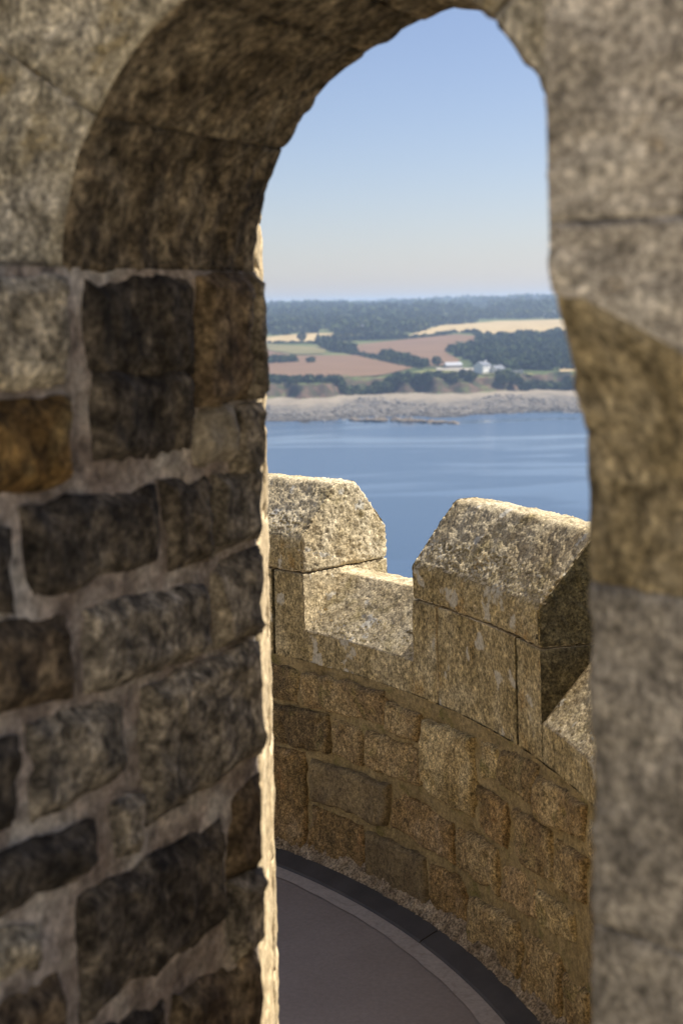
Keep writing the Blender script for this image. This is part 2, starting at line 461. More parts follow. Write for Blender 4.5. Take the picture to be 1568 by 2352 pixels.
def crowns(spots, n_leaf=90, leaf=1.0):
    """spots: rows x,y,zbase,radius,height -> ragged crowns of leaf-clump triangles"""
    spots = np.asarray(spots, float)
    n = len(spots)
    d = rng.normal(size=(n, n_leaf, 3)); d /= np.linalg.norm(d, axis=2)[..., None]
    lob = 1 + .28 * np.sin(d[..., 0] * 4 + rng.uniform(0, 6, (n, 1))) * np.cos(d[..., 2] * 4 + rng.uniform(0, 6, (n, 1)))
    rad = rng.uniform(.45, 1, (n, n_leaf)) ** .4 * lob
    c = d * rad[..., None]
    c[..., 0] *= spots[:, None, 3]; c[..., 1] *= spots[:, None, 3]; c[..., 2] *= spots[:, None, 4] * .5
    c[..., 0] += spots[:, None, 0]; c[..., 1] += spots[:, None, 1]; c[..., 2] += (spots[:, 2] + spots[:, 4] * .52)[:, None]
    c = c.reshape(-1, 3)
    sz = np.repeat(spots[:, 3], n_leaf) * .34 * leaf * rng.uniform(.6, 1.3, len(c))
    a = rng.normal(size=(len(c), 3)); a /= np.linalg.norm(a, axis=1)[:, None]
    bb = rng.normal(size=(len(c), 3)); bb -= (bb * a).sum(1)[:, None] * a; bb /= np.linalg.norm(bb, axis=1)[:, None]
    V = np.stack([c + a * sz[:, None], c - a * sz[:, None] * .6 + bb * sz[:, None], c - a * sz[:, None] * .6 - bb * sz[:, None]], 1).reshape(-1, 3)
    return V, np.arange(len(V)).reshape(-1, 3)

def wood(name, label, spots, kind='stuff', cat=None, leaf=1.0, n=90):
    V, F = crowns(spots, n, leaf)
    o = link(name, mesh_np(name, V, F, MAT['foliage'], False))
    return tag(o, label, cat, kind=kind)

def in_poly_spots(poly, n, r0, r1, h0, h1):
    xs = [p[0] for p in poly]; ys = [p[1] for p in poly]
    L = []
    while len(L) < n:
        x, y = random.uniform(min(xs), max(xs)), random.uniform(min(ys), max(ys))
        if pip(x, y, poly):
            r = random.uniform(r0, r1)
            L.append((x, y, gz(x, y) - .5, r, random.uniform(h0, h1)))
    return L

def line_spots(poly, step, r, h, jit=1.5):
    L = []
    for (x1, y1), (x2, y2) in zip(poly, poly[1:]):
        d = math.hypot(x2 - x1, y2 - y1)
        for s in range(int(d / step) + 1):
            t = (s + random.uniform(-.3, .3)) * step / max(d, .1)
            x, y = x1 + (x2 - x1) * t + random.uniform(-jit, jit), y1 + (y2 - y1) * t + random.uniform(-jit, jit)
            k = random.uniform(.6, 1.35)
            L.append((x, y, gz(x, y) - .5, r * k, h * k))
    return L

wood('far_wood', 'big grey green wood on the slope behind the white house', in_poly_spots([(95, 1250), (123, 1329), (138, 1413), (185, 1440), (240, 1470), (300, 1400), (185, 1030), (160, 1016), (133, 1030), (100, 1085), (97, 1135)], 420, 3.5, 6.5, 5, 9))
wood('far_wood', 'dark bushy patch inside the nearer ploughed field', in_poly_spots([(-130, 1150), (-66, 1160), (-30, 1165), (-22, 1153), (-44, 1190), (-70, 1205), (-130, 1200)], 90, 3, 5, 3.5, 6))
def belt(y0, y1, n, r, h, amin=-.35, amax=.5, thr=.0, seed=0.0):
    L = []
    while len(L) < n:
        y = random.uniform(y0, y1); a = random.uniform(amin, amax); x = a * y
        if math.sin(x / 83 + seed) + math.sin(y / 61 + x / 140 + seed * 2) + math.sin(x / 37 - seed) * .5 > thr:
            if any(pip(x, y, f[2]) for f in FIELDS.values()):
                continue
            k = random.uniform(.7, 1.3)
            L.append((x, y, gz(x, y) - 1, r * k, h * k))
    return L
wood('far_wood', 'tree belts along the rise behind the gold fields', belt(1600, 2250, 1500, 7, 10, -.3, .42, -.7, 1.0))
wood('far_wood', 'dark woods covering the middle ridge', belt(2150, 3100, 1500, 10, 15, -.3, .45, -.35, 2.2), n=60)
wood('far_wood', 'faint blue woods on the farthest ridge', belt(3100, 6800, 2000, 17, 17, -.3, .4, -.3, 3.1), n=40)
wood('far_wood', 'scattered scrub across the distant farmland outside the fields', belt(1050, 1640, 260, 4, 5, -.4, -.1, .6, .4) + belt(1050, 1640, 260, 4, 5, .19, .5, .6, 1.4))
wood('cliff_scrub', 'dark scrub hanging over the cliff edge along the shore',
     [(x, y - random.uniform(-2, 20), gz(x, y - 9) - 2.0, r, h) for (x, y, z, r, h) in
      line_spots([(-160, 1010), (-57, 985), (-26, 972), (-4, 968), (38, 985), (65, 980), (87, 975), (133, 990), (157, 978), (230, 985)], .45, 2.8, 5.0, 3) if math.sin(x / 9) + math.sin(x / 23 + 1) > -1.35])
HEDGES = [('hedge along the bottom edge of the left gold field', [(-110, 1478), (-82, 1475), (-32, 1460), (-1, 1392)], 2, 2.6),
          ('hedge between the olive pasture and the tree belt', [(-25, 1474), (13, 1486), (68, 1490)], 4, 6),
          ('dark hedge curving under the wide gold field', [(71, 1481), (94, 1502), (125, 1588), (147, 1582), (142, 1440)], 2.6, 3.6),
          ('bushy hedge at the corner of the olive pasture', [(-15, 1372), (-1, 1300), (11, 1290)], 5, 7),
          ('thin hedge dividing the two ploughed fields', [(5, 1285), (11, 1254), (28, 1192), (52, 1078)], 2, 3),
          ('thick dark hedge running down towards the grass strip', [(35, 1216), (48, 1145), (60, 1078)], 4, 5.5),
          ('hedge between the wide gold field and the big wood', [(143, 1443), (191, 1463), (236, 1502), (300, 1520)], 3, 3.8)]
for lab, ln, r, h in HEDGES:
    sp_ = line_spots(ln, 2.6, r, h)
    o = wood('hedge', lab, sp_, None, 'hedge')
# some single trees
TREES = [('round dark tree left of the grey barn', 71, 1072, 4.2, 8), ('small tree right of the white house', 121, 1003, 3.2, 6),
         ('tree at the seaward end of the thick hedge', 60, 1066, 4, 7), ('tall tree standing on the left gold field edge', -42, 1475, 5, 9)]
for lab, x, y, r, h in TREES:
    t = thing('tree', lab, 'tree', loc=(x, y, gz(x, y)))
    V, F = crowns([(0, 0, h * .25, r, h * .8)], 220, .7)
    link('crown', mesh_np('crown', V, F, MAT['foliage'], False), t)
    bm = bmesh.new(); bmesh.ops.create_cone(bm, segments=8, radius1=.35, radius2=.15, depth=h * .7, cap_ends=True)
    bmesh.ops.translate(bm, verts=bm.verts, vec=(0, 0, h * .33)); me = bpy.data.meshes.new('trunk'); bm.to_mesh(me); bm.free(); me.materials.append(MAT['bark'])
    link('trunk', me, t)

# buildings on the coast
def plain_mat(name, c, rough=.8, spec=.3, var=.12, scale=1.5):
    m, nt, b = new_mat(name); T = NT(nt); tc = T.n('ShaderNodeTexCoord')
    n = T.noise(tc.outputs['Object'], scale, 4, .6)
    T.l(T.ramp(n, [(.3, tuple(k * (1 - var) for k in c)), (.7, tuple(min(1, k * (1 + var)) for k in c))]), b.inputs['Base Color'])
    b.inputs['Roughness'].default_value = rough; b.inputs['Specular IOR Level'].default_value = spec
    return m
MAT['render'] = plain_mat('white_render', (.82, .80, .76))
MAT['slate'] = plain_mat('slate_roof', (.15, .16, .18))
MAT['cream'] = plain_mat('cream_render', (.60, .55, .44))
MAT['glass'] = plain_mat('window_glass', (.03, .035, .04), .1, .5)
MAT['tin'] = plain_mat('grey_sheet_roof', (.42, .43, .45), .5)

def box_bm(bm, x0, x1, y0, y1, z0, z1):
    vs = [bm.verts.new(p) for p in ((x0, y0, z0), (x1, y0, z0), (x1, y1, z0), (x0, y1, z0), (x0, y0, z1), (x1, y0, z1), (x1, y1, z1), (x0, y1, z1))]
    for f in ((0, 3, 2, 1), (4, 5, 6, 7), (0, 1, 5, 4), (1, 2, 6, 5), (2, 3, 7, 6), (3, 0, 4, 7)):
        bm.faces.new([vs[i] for i in f])
def bm_obj(name, fn, mat, parent=None):
    bm = bmesh.new(); fn(bm); me = bpy.data.meshes.new(name); bm.to_mesh(me); bm.free(); me.materials.append(mat)
    return link(name, me, parent)
def house(name, label, x, y, w, d, h, roof_h, wall_m, roof_m, rz=0.0, windows=3, chimney=True, cat='house'):
    t = thing(name, label, cat, loc=(x, y, gz(x, y) - .3)); t.rotation_euler = (0, 0, rz)
    def walls(bm):
        box_bm(bm, -w / 2, w / 2, -d / 2, d / 2, -2, h)
        for s in (-1, 1):
            a = [bm.verts.new(p) for p in ((s * w / 2, -d / 2, h), (s * w / 2, d / 2, h), (s * w / 2, 0, h + roof_h))]
            bm.faces.new(a)
    bm_obj('wall', walls, wall_m, t)
    def roof(bm):
        o = .35
        for s in (-1, 1):
            for k in (0,):
                vs = [(-w / 2 - o, s * (d / 2 + o), h - o * roof_h / d * 2), (w / 2 + o, s * (d / 2 + o), h - o * roof_h / d * 2), (w / 2 + o, 0, h + roof_h), (-w / 2 - o, 0, h + roof_h)]
                lo = [bm.verts.new(v) for v in vs]; hi = [bm.verts.new((v[0], v[1], v[2] + .22)) for v in vs]
                bm.faces.new(lo); bm.faces.new(hi[::-1])
                for q in range(4):
                    bm.faces.new((lo[q], lo[(q + 1) % 4], hi[(q + 1) % 4], hi[q]))
    r = bm_obj('roof', roof, roof_m, t)
    if chimney:
        bm_obj('chimney', lambda bm: box_bm(bm, w / 2 - 1.3, w / 2 - .4, -.4, .4, h + roof_h * .5, h + roof_h + 1.0), wall_m, r)
    for k in range(windows):
        cx = -w / 2 + (k + .5) * w / windows
        for zz in ([1.0, 3.6] if h > 4.5 else [1.0]):
            bm_obj('window', lambda bm: box_bm(bm, cx - .55, cx + .55, -d / 2 - .06, -d / 2 + .02, zz, zz + 1.3), MAT['glass'], t)
    if windows:
        bm_obj('door', lambda bm: box_bm(bm, -w * .06 - .45, -w * .06 + .45, -d / 2 - .05, -d / 2 + .02, 0, 2.1), MAT['slate'], t)
    return t
house('white_house', 'tall white rendered house with grey roof on the cliff top', 98, 1001, 10.5, 8, 6.6, 2.4, MAT['render'], MAT['slate'], R(52), 3)
house('house_annexe', 'lower dark roofed wing at the right of the white house', 109, 1004, 9, 6, 3.6, 2.4, MAT['render'], MAT['slate'], R(40), 2, False)
house('barn', 'grey roofed barn behind the gravel yard', 82, 1060, 12, 8, 3.0, 1.8, MAT['cream'], MAT['tin'], R(12), 0, False, 'barn')
house('cottage', 'small pale cottage in the trees above the olive pasture', 21, 1672, 9, 7, 4.5, 2.5, MAT['render'], MAT['slate'], R(35), 3, True)
house('cottage', 'tiny white cottage on the right under the wooded ridge', 306, 2100, 16, 9, 6, 3, MAT['render'], MAT['slate'], R(-20), 3, True)
house('cottage', 'tiny pale cottage at the far left of the tree belt', -102, 1866, 14, 9, 6, 3, MAT['render'], MAT['slate'], R(20), 3, True)
t = thing('garden_wall', 'long low cream wall to the right of the white house', 'wall', loc=(117, 996, gz(117, 996))); t.rotation_euler = (0, 0, R(3))
bm_obj('wall_body', lambda bm: box_bm(bm, -9, 9, -.4, .4, -1.2, 2.2), MAT['cream'], t)
bm_obj('coping', lambda bm: box_bm(bm, -9.15, 9.15, -.55, .55, 2.202, 2.45), MAT['render'], t)

# shore boulders
def rock_np(c, r, n=1):
    pass
bm = bmesh.new(); bmesh.ops.create_icosphere(bm, subdivisions=1, radius=1.0)
ICO_V = np.array([v.co[:] for v in bm.verts]); ICO_F = np.array([[v.index for v in f.verts] for f in bm.faces]); bm.free()
def rocks(C, S):
    n = len(C)
    V = ICO_V[None] * (1 + rng.uniform(-.35, .35, (n, len(ICO_V), 1)))
    V = V * S[:, None, :]
    a = rng.uniform(0, 6.28, n); ca, sa = np.cos(a)[:, None], np.sin(a)[:, None]
    V = np.stack([V[..., 0] * ca - V[..., 1] * sa, V[..., 0] * sa + V[..., 1] * ca, V[..., 2]], -1) + C[:, None, :]
    F = ICO_F[None] + (np.arange(n) * len(ICO_V))[:, None, None]
    return V.reshape(-1, 3), F.reshape(-1, 3)
MAT['boulder'] = plain_mat('shore_boulder', (.16, .15, .135), .9, .2, .7, .3)
MAT['reef'] = plain_mat('weedy_rock', (.16, .125, .085), .8, .3, .5, .3)
L = []
while len(L) < 5200:
    y = random.uniform(795, 960); a = random.uniform(-.16, .3); x = a * y
    e = float(elev(x, y))
    if -.5 < e < 3.2 + .9 * math.sin(x / 13):
        L.append((x, y, SEA + e))
L = np.array(L)
S = rng.uniform(.35, 1.0, (len(L), 1)) ** 2.2 * 1.5 * rng.uniform(.6, 1.3, (len(L), 3)); S[:, 2] *= .6
V, F = rocks(L, S)
tag(link('shore_boulders', mesh_np('shore_boulders', V, F, MAT['boulder'], False)), 'grey boulders and cobbles strewn along the whole foreshore', kind='stuff')
reef = thing('rock_reef', 'low brown reef of weedy rocks breaking the water off the beach', 'reef', loc=(0, 0, 0))
for k in range(46):
    t = random.random() ** .8
    x = 2 + 59 * t; y = 800 - 36 * t + random.uniform(-5, 5)
    s = random.uniform(1.0, 3.0) * (1.0 if t < .8 else .75)
    V, F = rocks(np.array([[x, y, SEA + .1]]), np.array([[s * 1.5, s * 1.1, s * .62]]))
    link('rock', mesh_np('rock', V, F, MAT['reef'], False), reef)

# the rocky mount the castle stands on (below the parapet)
av = np.linspace(0, 2 * math.pi, 61); rv = np.array([6, 14, 30, 55, 90, 130, 170, 210, 240])
hz = np.array([-6, -14, -24, -34, -43, -50, -56, -61, -64.])
A_, R_ = np.meshgrid(av, rv, indexing='ij')
Xm, Ym = R_ * np.cos(A_) - 1, R_ * np.sin(A_)
nz = fbm(np.stack([Xm.ravel(), Ym.ravel(), 0 * Xm.ravel()], 1), .05, 3).reshape(Xm.shape)
Zm = hz[None, :] + nz * 2.5; Zm[-1] = Zm[0]
MAT['crag'] = plain_mat('crag', (.10, .105, .06), .95, .1, .6, .2)
tag(link('mount_slope', mesh_np('mount_slope', np.stack([Xm, Ym, Zm], -1).reshape(-1, 3), grid_faces(60, 8), MAT['crag'])), 'craggy green slope of the castle mount falling to the sea', kind='structure')

# ------------------------------------------------------------------ terrace
C0 = np.array([-2.43, 3.40]); R0 = 3.13
def cyl(th, r, z):
    th = np.radians(th)
    return np.stack([C0[0] + r * np.cos(th), C0[1] + r * np.sin(th), z + 0 * th], -1)

m, nt, b = new_mat('lead_grey_membrane'); T = NT(nt); tc = T.n('ShaderNodeTexCoord')
n1 = T.noise(tc.outputs['Object'], 2.2, 5, .6); n2 = T.noise(tc.outputs['Object'], 60, 4, .6); n3 = T.noise(tc.outputs['Object'], 9, 5, .7, 1.0)
c = T.ramp(n1, [(.3, (.26, .22, .19)), (.7, (.33, .283, .248))])
c = T.mix(.25, c, T.mix(1.0, c, T.ramp(n2, [(.3, G3(.6)), (.7, G3(1.4))]), 'MULTIPLY'))
c = T.mix(T.math('MULTIPLY', T.ramp(n3, [(.62, G3(0)), (.72, G3(1))]), .25), c, (.16, .135, .115))
T.l(c, b.inputs['Base Color']); b.inputs['Roughness'].default_value = .75
bp = T.n('ShaderNodeBump'); bp.inputs['Strength'].default_value = .2; bp.inputs['Distance'].default_value = .002; T.l(n2, bp.inputs['Height']); T.l(bp.outputs[0], b.inputs['Normal'])
MAT['floor'] = m
m, nt, b = new_mat('worn_edge_band'); T = NT(nt); tc = T.n('ShaderNodeTexCoord')
n1 = T.noise(tc.outputs['Object'], 14, 5, .65, 1.2); n2 = T.noise(tc.outputs['Object'], 90, 4, .6)
c = T.ramp(n1, [(.3, (.34, .295, .25)), (.5, (.43, .38, .33)), (.72, (.48, .43, .375))])
c = T.mix(.3, c, T.mix(1.0, c, T.ramp(n2, [(.3, G3(.6)), (.7, G3(1.4))]), 'MULTIPLY'))
T.l(c, b.inputs['Base Color']); b.inputs['Roughness'].default_value = .8
MAT['band'] = m
MAT['flashing'] = plain_mat('lead_flashing', (.066, .060, .055), .6, .4, .25, 8)
MAT['pebble'] = stone_mat('pebbly_fillet', (.21, .155, .095), (.33, .255, .165), (.45, .365, .25), grain=120, patch=20, fleck=.95, bump=1.0, bump_scale=120, bump_dist=.008, vary=0, contrast=1.3)

def disc_mesh(name, r, z, mat, hole=0.0, n=160, wob=0.0):
    th = np.linspace(0, 360, n, endpoint=False)
    w = 0
    if hole:
        Vi = cyl(th, hole + wob * np.sin(th * 1.7) + wob * np.sin(th * .61 + 1), 0 * th + z); Vo = cyl(th, r + wob * np.sin(th * 2.3), 0 * th + z)
        V = np.concatenate([Vi, Vo]); i = np.arange(n); j = (i + 1) % n
        return mesh_np(name, V, np.stack([i, j, j + n, i + n], 1), mat, False)
    V = cyl(th, r, 0 * th + z)
    return mesh_np(name, V, np.arange(n)[None], mat, False)
tag(link('terrace_floor', disc_mesh('terrace_floor', R0 + .2, 0.0, MAT['floor'])), 'smooth grey brown terrace floor inside the curved parapet', kind='structure')
tag(link('floor_band', disc_mesh('floor_band', 3.012, 0.004, MAT['band'], 2.938, 400, .002)), 'pale worn band curving along the edge of the terrace floor', kind='structure')

TH0, TH1 = -12.0, 122.0      # arc of the parapet
def arc_sweep(name, prof, th0, th1, step, mat, parent=None, disp=None, closed=True):
    """prof: list of (r,z) swept round the terrace centre"""
    n = max(2, int(abs(th1 - th0) / step))
    th = np.linspace(th0, th1, n + 1)
    P = np.array(prof); k = len(P)
    V = np.concatenate([cyl(th, P[q, 0], np.full(n + 1, P[q, 1])) for q in range(k)])
    V = V.reshape(k, n + 1, 3)
    F = []
    for q in range(k if closed else k - 1):
        q2 = (q + 1) % k
        i = np.arange(n)
        F.append(np.stack([q * (n + 1) + i, q * (n + 1) + i + 1, q2 * (n + 1) + i + 1, q2 * (n + 1) + i], 1))
    F = np.concatenate(F)
    faces = [F]
    if closed:
        faces += [np.array([[q * (n + 1) for q in range(k)]]), np.array([[q * (n + 1) + n for q in range(k)][::-1]])]
    me = mesh_np(name, V.reshape(-1, 3), faces, mat, False)
    if disp:
        displace(me, disp)
    return link(name, me, parent)

# lead upstand round the edge, in lapped lengths
fl = thing('lead_flashing', 'dark lead flashing strip curving between floor and parapet', 'flashing')
JOINT = 28.2
for a0, a1 in ((TH0, -2), (-2 + .05, 10 - .05), (10 + .05, JOINT - .06), (JOINT + .06, 46 - .05), (46 + .05, 64), (64.1, 82), (82.1, 100), (100.1, TH1)):
    arc_sweep('flashing_strip', [(3.006, .005), (3.012, .012), (3.048, .024), (3.082, .034), (3.088, .032), (3.088, -.01), (3.006, -.01)], a0, a1, .4, MAT['flashing'], fl)

# ------------------------------------------------------------------ parapet
par = thing('curved_parapet', 'curved crenellated granite parapet wall around the terrace', 'parapet wall', loc=(0, 0, 0))

def rubble_patch(name, quad, surf, proud, mat, parent, nu=20, nv=14, wob=.010, rough=.006, roll=.016, rw=.022, back=.07, seed=0.0, k=.07, scale_a=1.0, fine=.0022, grow=.004, pit_d=.0):
    """quad of (a,b) TL,TR,BR,BL on a surface surf(a,b,depth); scale_a: metres per unit a"""
    q = np.array(quad, float)
    q = q + np.array([[-1, 1], [1, 1], [1, -1], [-1, -1]]) * np.array([math.copysign(grow / scale_a, q[1, 0] - q[0, 0]), grow])
    t = np.linspace(-1, 1, nu + 1); s = np.linspace(-1, 1, nv + 1)
    t = np.sign(t) * np.abs(t) ** .8; s = np.sign(s) * np.abs(s) ** .8
    U, Vv = np.meshgrid(t, s, indexing='ij')
    Uc = U * np.sqrt(1 - k * Vv ** 2); Vc = Vv * np.sqrt(1 - k * U ** 2)
    u = (Uc + 1) / 2; v = (Vc + 1) / 2
    a = (q[0, 0] * (1 - u) + q[1, 0] * u) * (1 - v) + (q[3, 0] * (1 - u) + q[2, 0] * u) * v
    b_ = (q[0, 1] * (1 - u) + q[1, 1] * u) * (1 - v) + (q[3, 1] * (1 - u) + q[2, 1] * u) * v
    wdt = abs(q[1, 0] - q[0, 0]) * scale_a; hgt = abs(q[3, 1] - q[0, 1])
    ed = np.minimum((1 - np.abs(U)) * wdt / 2, (1 - np.abs(Vv)) * hgt / 2)
    P2 = np.stack([a.ravel() * scale_a + seed * 7.7, b_.ravel(), 0 * a.ravel() + seed * 3.1], 1)
    wa = fbm(P2, 13, 2).reshape(a.shape) * wob; wb = fbm(P2 + 31.7, 13, 2).reshape(a.shape) * wob
    dep = proud + fbm(P2 + 9.1, 9, 3).reshape(a.shape) * rough * 1.6 + fbm(P2 + 4.4, 45, 3).reshape(a.shape) * fine
    dep = dep - pit_d * np.clip(fbm(P2 + 21, 22, 3).reshape(a.shape) - .35, 0, .6)
    e = np.clip(ed / rw, 0, 1); e = e * e * (3 - 2 * e)
    dep = dep - roll * (1 - e)
    tilt = (random.uniform(-1, 1) * U + random.uniform(-1, 1) * Vv) * rough * .6
    dep = dep + tilt
    P = surf((a + wa / scale_a).ravel(), (b_ + wb).ravel(), dep.ravel())
    n0 = len(P)
    # skirt back into the wall
    idx = np.arange(n0).reshape(nu + 1, nv + 1)
    ring = np.concatenate([idx[:-1, 0], idx[-1, :-1], idx[:0:-1, -1], idx[0, :0:-1]])
    Pb = surf((a + wa / scale_a).ravel()[ring], (b_ + wb).ravel()[ring], np.full(len(ring), proud - back))
    m_ = len(ring); i = np.arange(m_); j = (i + 1) % m_
    side = np.stack([ring[i], n0 + i, n0 + j, ring[j]], 1)
    me = mesh_np(name, np.concatenate([P, Pb]), [grid_faces(nu, nv), side, (n0 + np.arange(m_))[None]], mat)
    return link(name, me, parent)

def par_surf(a, b, d):
    return cyl(a, R0 - d, b)
DEG = math.radians(1) * R0

RUBBLE = [
('dark',[(48.151, 0.751), (44.329, 0.736), (44.723, 0.611), (48.23, 0.605)]),
('brown',[(44.087, 0.738), (35.016, 0.757), (34.92, 0.631), (44.161, 0.608)]),
('brown',[(34.635, 0.72), (31.02, 0.726), (31.218, 0.626), (34.798, 0.624)]),
('dark',[(48.24, 0.586), (41.288, 0.598), (41.176, 0.457), (48.325, 0.428)]),
('brown',[(40.805, 0.589), (37.537, 0.593), (37.71, 0.453), (41.0, 0.465)]),
('brown',[(37.204, 0.589), (31.266, 0.593), (31.088, 0.474), (36.999, 0.457)]),
('tan',[(30.97, 0.707), (24.598, 0.739), (24.984, 0.464), (30.981, 0.461)]),
('tan',[(23.961, 0.731), (21.944, 0.741), (21.942, 0.641), (24.051, 0.615)]),
('dark',[(21.49, 0.748), (16.883, 0.765), (17.263, 0.64), (21.584, 0.632)]),
('brown',[(16.609, 0.739), (10.134, 0.765), (10.26, 0.665), (16.728, 0.609)]),
('orange',[(24.531, 0.577), (20.838, 0.58), (20.959, 0.433), (24.488, 0.454)]),
('brown',[(19.636, 0.587), (15.239, 0.594), (15.193, 0.451), (19.83, 0.426)]),
('orange',[(48.338, 0.405), (43.928, 0.426), (43.843, 0.026), (48.555, 0.002)]),
('slate',[(43.073, 0.405), (34.547, 0.424), (35.052, 0.266), (43.21, 0.25)]),
('orange',[(34.325, 0.415), (27.383, 0.396), (27.372, 0.263), (34.736, 0.267)]),
('brown',[(27.049, 0.398), (22.156, 0.409), (22.078, 0.261), (26.948, 0.261)]),
('pink',[(21.502, 0.387), (17.171, 0.414), (17.387, 0.287), (21.751, 0.253)]),
('tan',[(16.927, 0.389), (12.154, 0.413), (12.074, 0.336), (17.149, 0.275)]),
('brown',[(14.605, 0.588), (10.312, 0.617), (10.45, 0.491), (14.625, 0.439)]),
('orange',[(43.32, 0.226), (37.731, 0.218), (37.894, -0.009), (43.655, 0.018)]),
('slate',[(37.498, 0.213), (30.638, 0.223), (30.653, 0.01), (37.473, -0.009)]),
('orange',[(30.135, 0.22), (26.177, 0.22), (25.982, 0.031), (30.248, 0.016)]),
('brown',[(25.77, 0.19), (19.508, 0.232), (19.213, 0.023), (25.631, 0.015)]),
('brown',[(18.794, 0.226), (14.197, 0.247), (14.222, 0.063), (18.826, 0.022)]),
('brown',[(13.769, 0.211), (10.392, 0.243), (10.544, 0.053), (13.919, 0.049)]),
]
for k, (c, q) in enumerate(RUBBLE):
    ex = (abs(q[1][0] - q[0][0]) * DEG, abs(q[3][1] - q[0][1]))
    rubble_patch('rubble_stone', q, par_surf, random.uniform(.009, .024) + (.006 if c in ('slate',) else 0), MAT['p_' + c], par,
                 max(14, int(ex[0] / .012)), max(12, int(ex[1] / .012)), seed=k * 1.37, scale_a=DEG, rough=.0085 if c != 'slate' else .004, roll=.013, rw=.012, wob=.009, fine=.0045, pit_d=0 if c == 'slate' else .035)
# the same masonry carried on beyond the part in view
cyc = ['brown', 'tan', 'dark', 'orange', 'brown', 'slate', 'pink', 'brown']
def courses(th_a, th_b):
    for (z1, z0) in ((.755, .62), (.60, .455), (.42, .265), (.235, .02)):
        t = th_a
        while t < th_b - 1.5:
            w = min(random.uniform(3.2, 8.0), th_b - t)
            c = random.choice(cyc)
            q = [(t + w - .35, z1 - random.uniform(0, .02)), (t, z1 - random.uniform(0, .02)), (t, z0 + random.uniform(0, .02)), (t + w - .35, z0 + random.uniform(0, .02))]
            rubble_patch('rubble_stone', q, par_surf, random.uniform(.011, .019), MAT['p_' + c], par, 14, 10, seed=t, scale_a=DEG)
            t += w
courses(49.0, 118.0)
courses(-11.5, 9.8)
# mortar face and wall core
n_t, n_z = 420, 70
th = np.linspace(TH0, TH1, n_t + 1); zz = np.linspace(-.05, .785, n_z + 1)
TT, ZZ = np.meshgrid(th, zz, indexing='ij')
Pm = np.stack([TT.ravel() * DEG, ZZ.ravel(), 0 * TT.ravel()], 1)
dm = .001 + fbm(Pm, 7, 3) * .006 - .030 * np.clip(fbm(Pm + 11, 9, 3) - .18, 0, .5) + fbm(Pm + 3, 60, 2) * .0022
link('mortar', mesh_np('mortar', cyl(TT.ravel(), R0 - dm, ZZ.ravel()), grid_faces(n_t, n_z), MAT['p_mortar']), par)
THK = .47
arc_sweep('wall_core', [(R0 + .03, -.3), (R0 + .03, .76), (R0 + THK - .01, .76), (R0 + THK - .01, -14), (R0 + .3, -14)], TH0, TH1, 1.5, MAT['p_mortar'], par)
# pebbly mortar fillet at the foot
n_t = 900
th = np.linspace(TH0, TH1, n_t + 1); s = np.linspace(0, 1, 7)
TT, SS = np.meshgrid(th, s, indexing='ij')
pf = np.stack([TT.ravel() * DEG, SS.ravel() * .07, 0 * TT.ravel()], 1)
nf = fbm(pf, 12, 2) * .006 + fbm(pf + 5, 75, 2) * .006
rr = 3.080 + .048 * SS.ravel() - nf * .5; zf = .030 + .055 * SS.ravel() ** 1.2 + nf + fbm(pf + 8, 5, 2) * .010 * SS.ravel()
link('mortar_fillet', mesh_np('mortar_fillet', cyl(TT.ravel(), rr, zf), grid_faces(n_t, 6), MAT['pebble']), par)

# dressed granite: merlons and crenels
def resample(poly, step, rnd=.012):
    """closed (r,z) polygon -> evenly sampled loop with rounded corners"""
    P = np.array(poly, float); n = len(P); out = []
    for i in range(n):
        a, b_, c = P[i - 1], P[i], P[(i + 1) % n]
        la, lc = np.linalg.norm(a - b_), np.linalg.norm(c - b_)
        rr_ = min(rnd, la * .35, lc * .35)
        p0 = b_ + (a - b_) / la * rr_; p1 = b_ + (c - b_) / lc * rr_
        for t in (0, .33, .67, 1):
            out.append((1 - t) ** 2 * p0 + 2 * t * (1 - t) * b_ + t * t * p1)
        d = P[(i + 1) % n]
        e = np.array(P[(i + 2) % n])
        ld = np.linalg.norm(e - d); r2 = min(rnd, lc * .35, ld * .35)
        q1 = d + (b_ - d) / lc * r2
        L_ = np.linalg.norm(q1 - p1); m_ = max(1, int(L_ / step))
        for s_ in range(1, m_):
            out.append(p1 + (q1 - p1) * s_ / m_)
    return np.array(out)

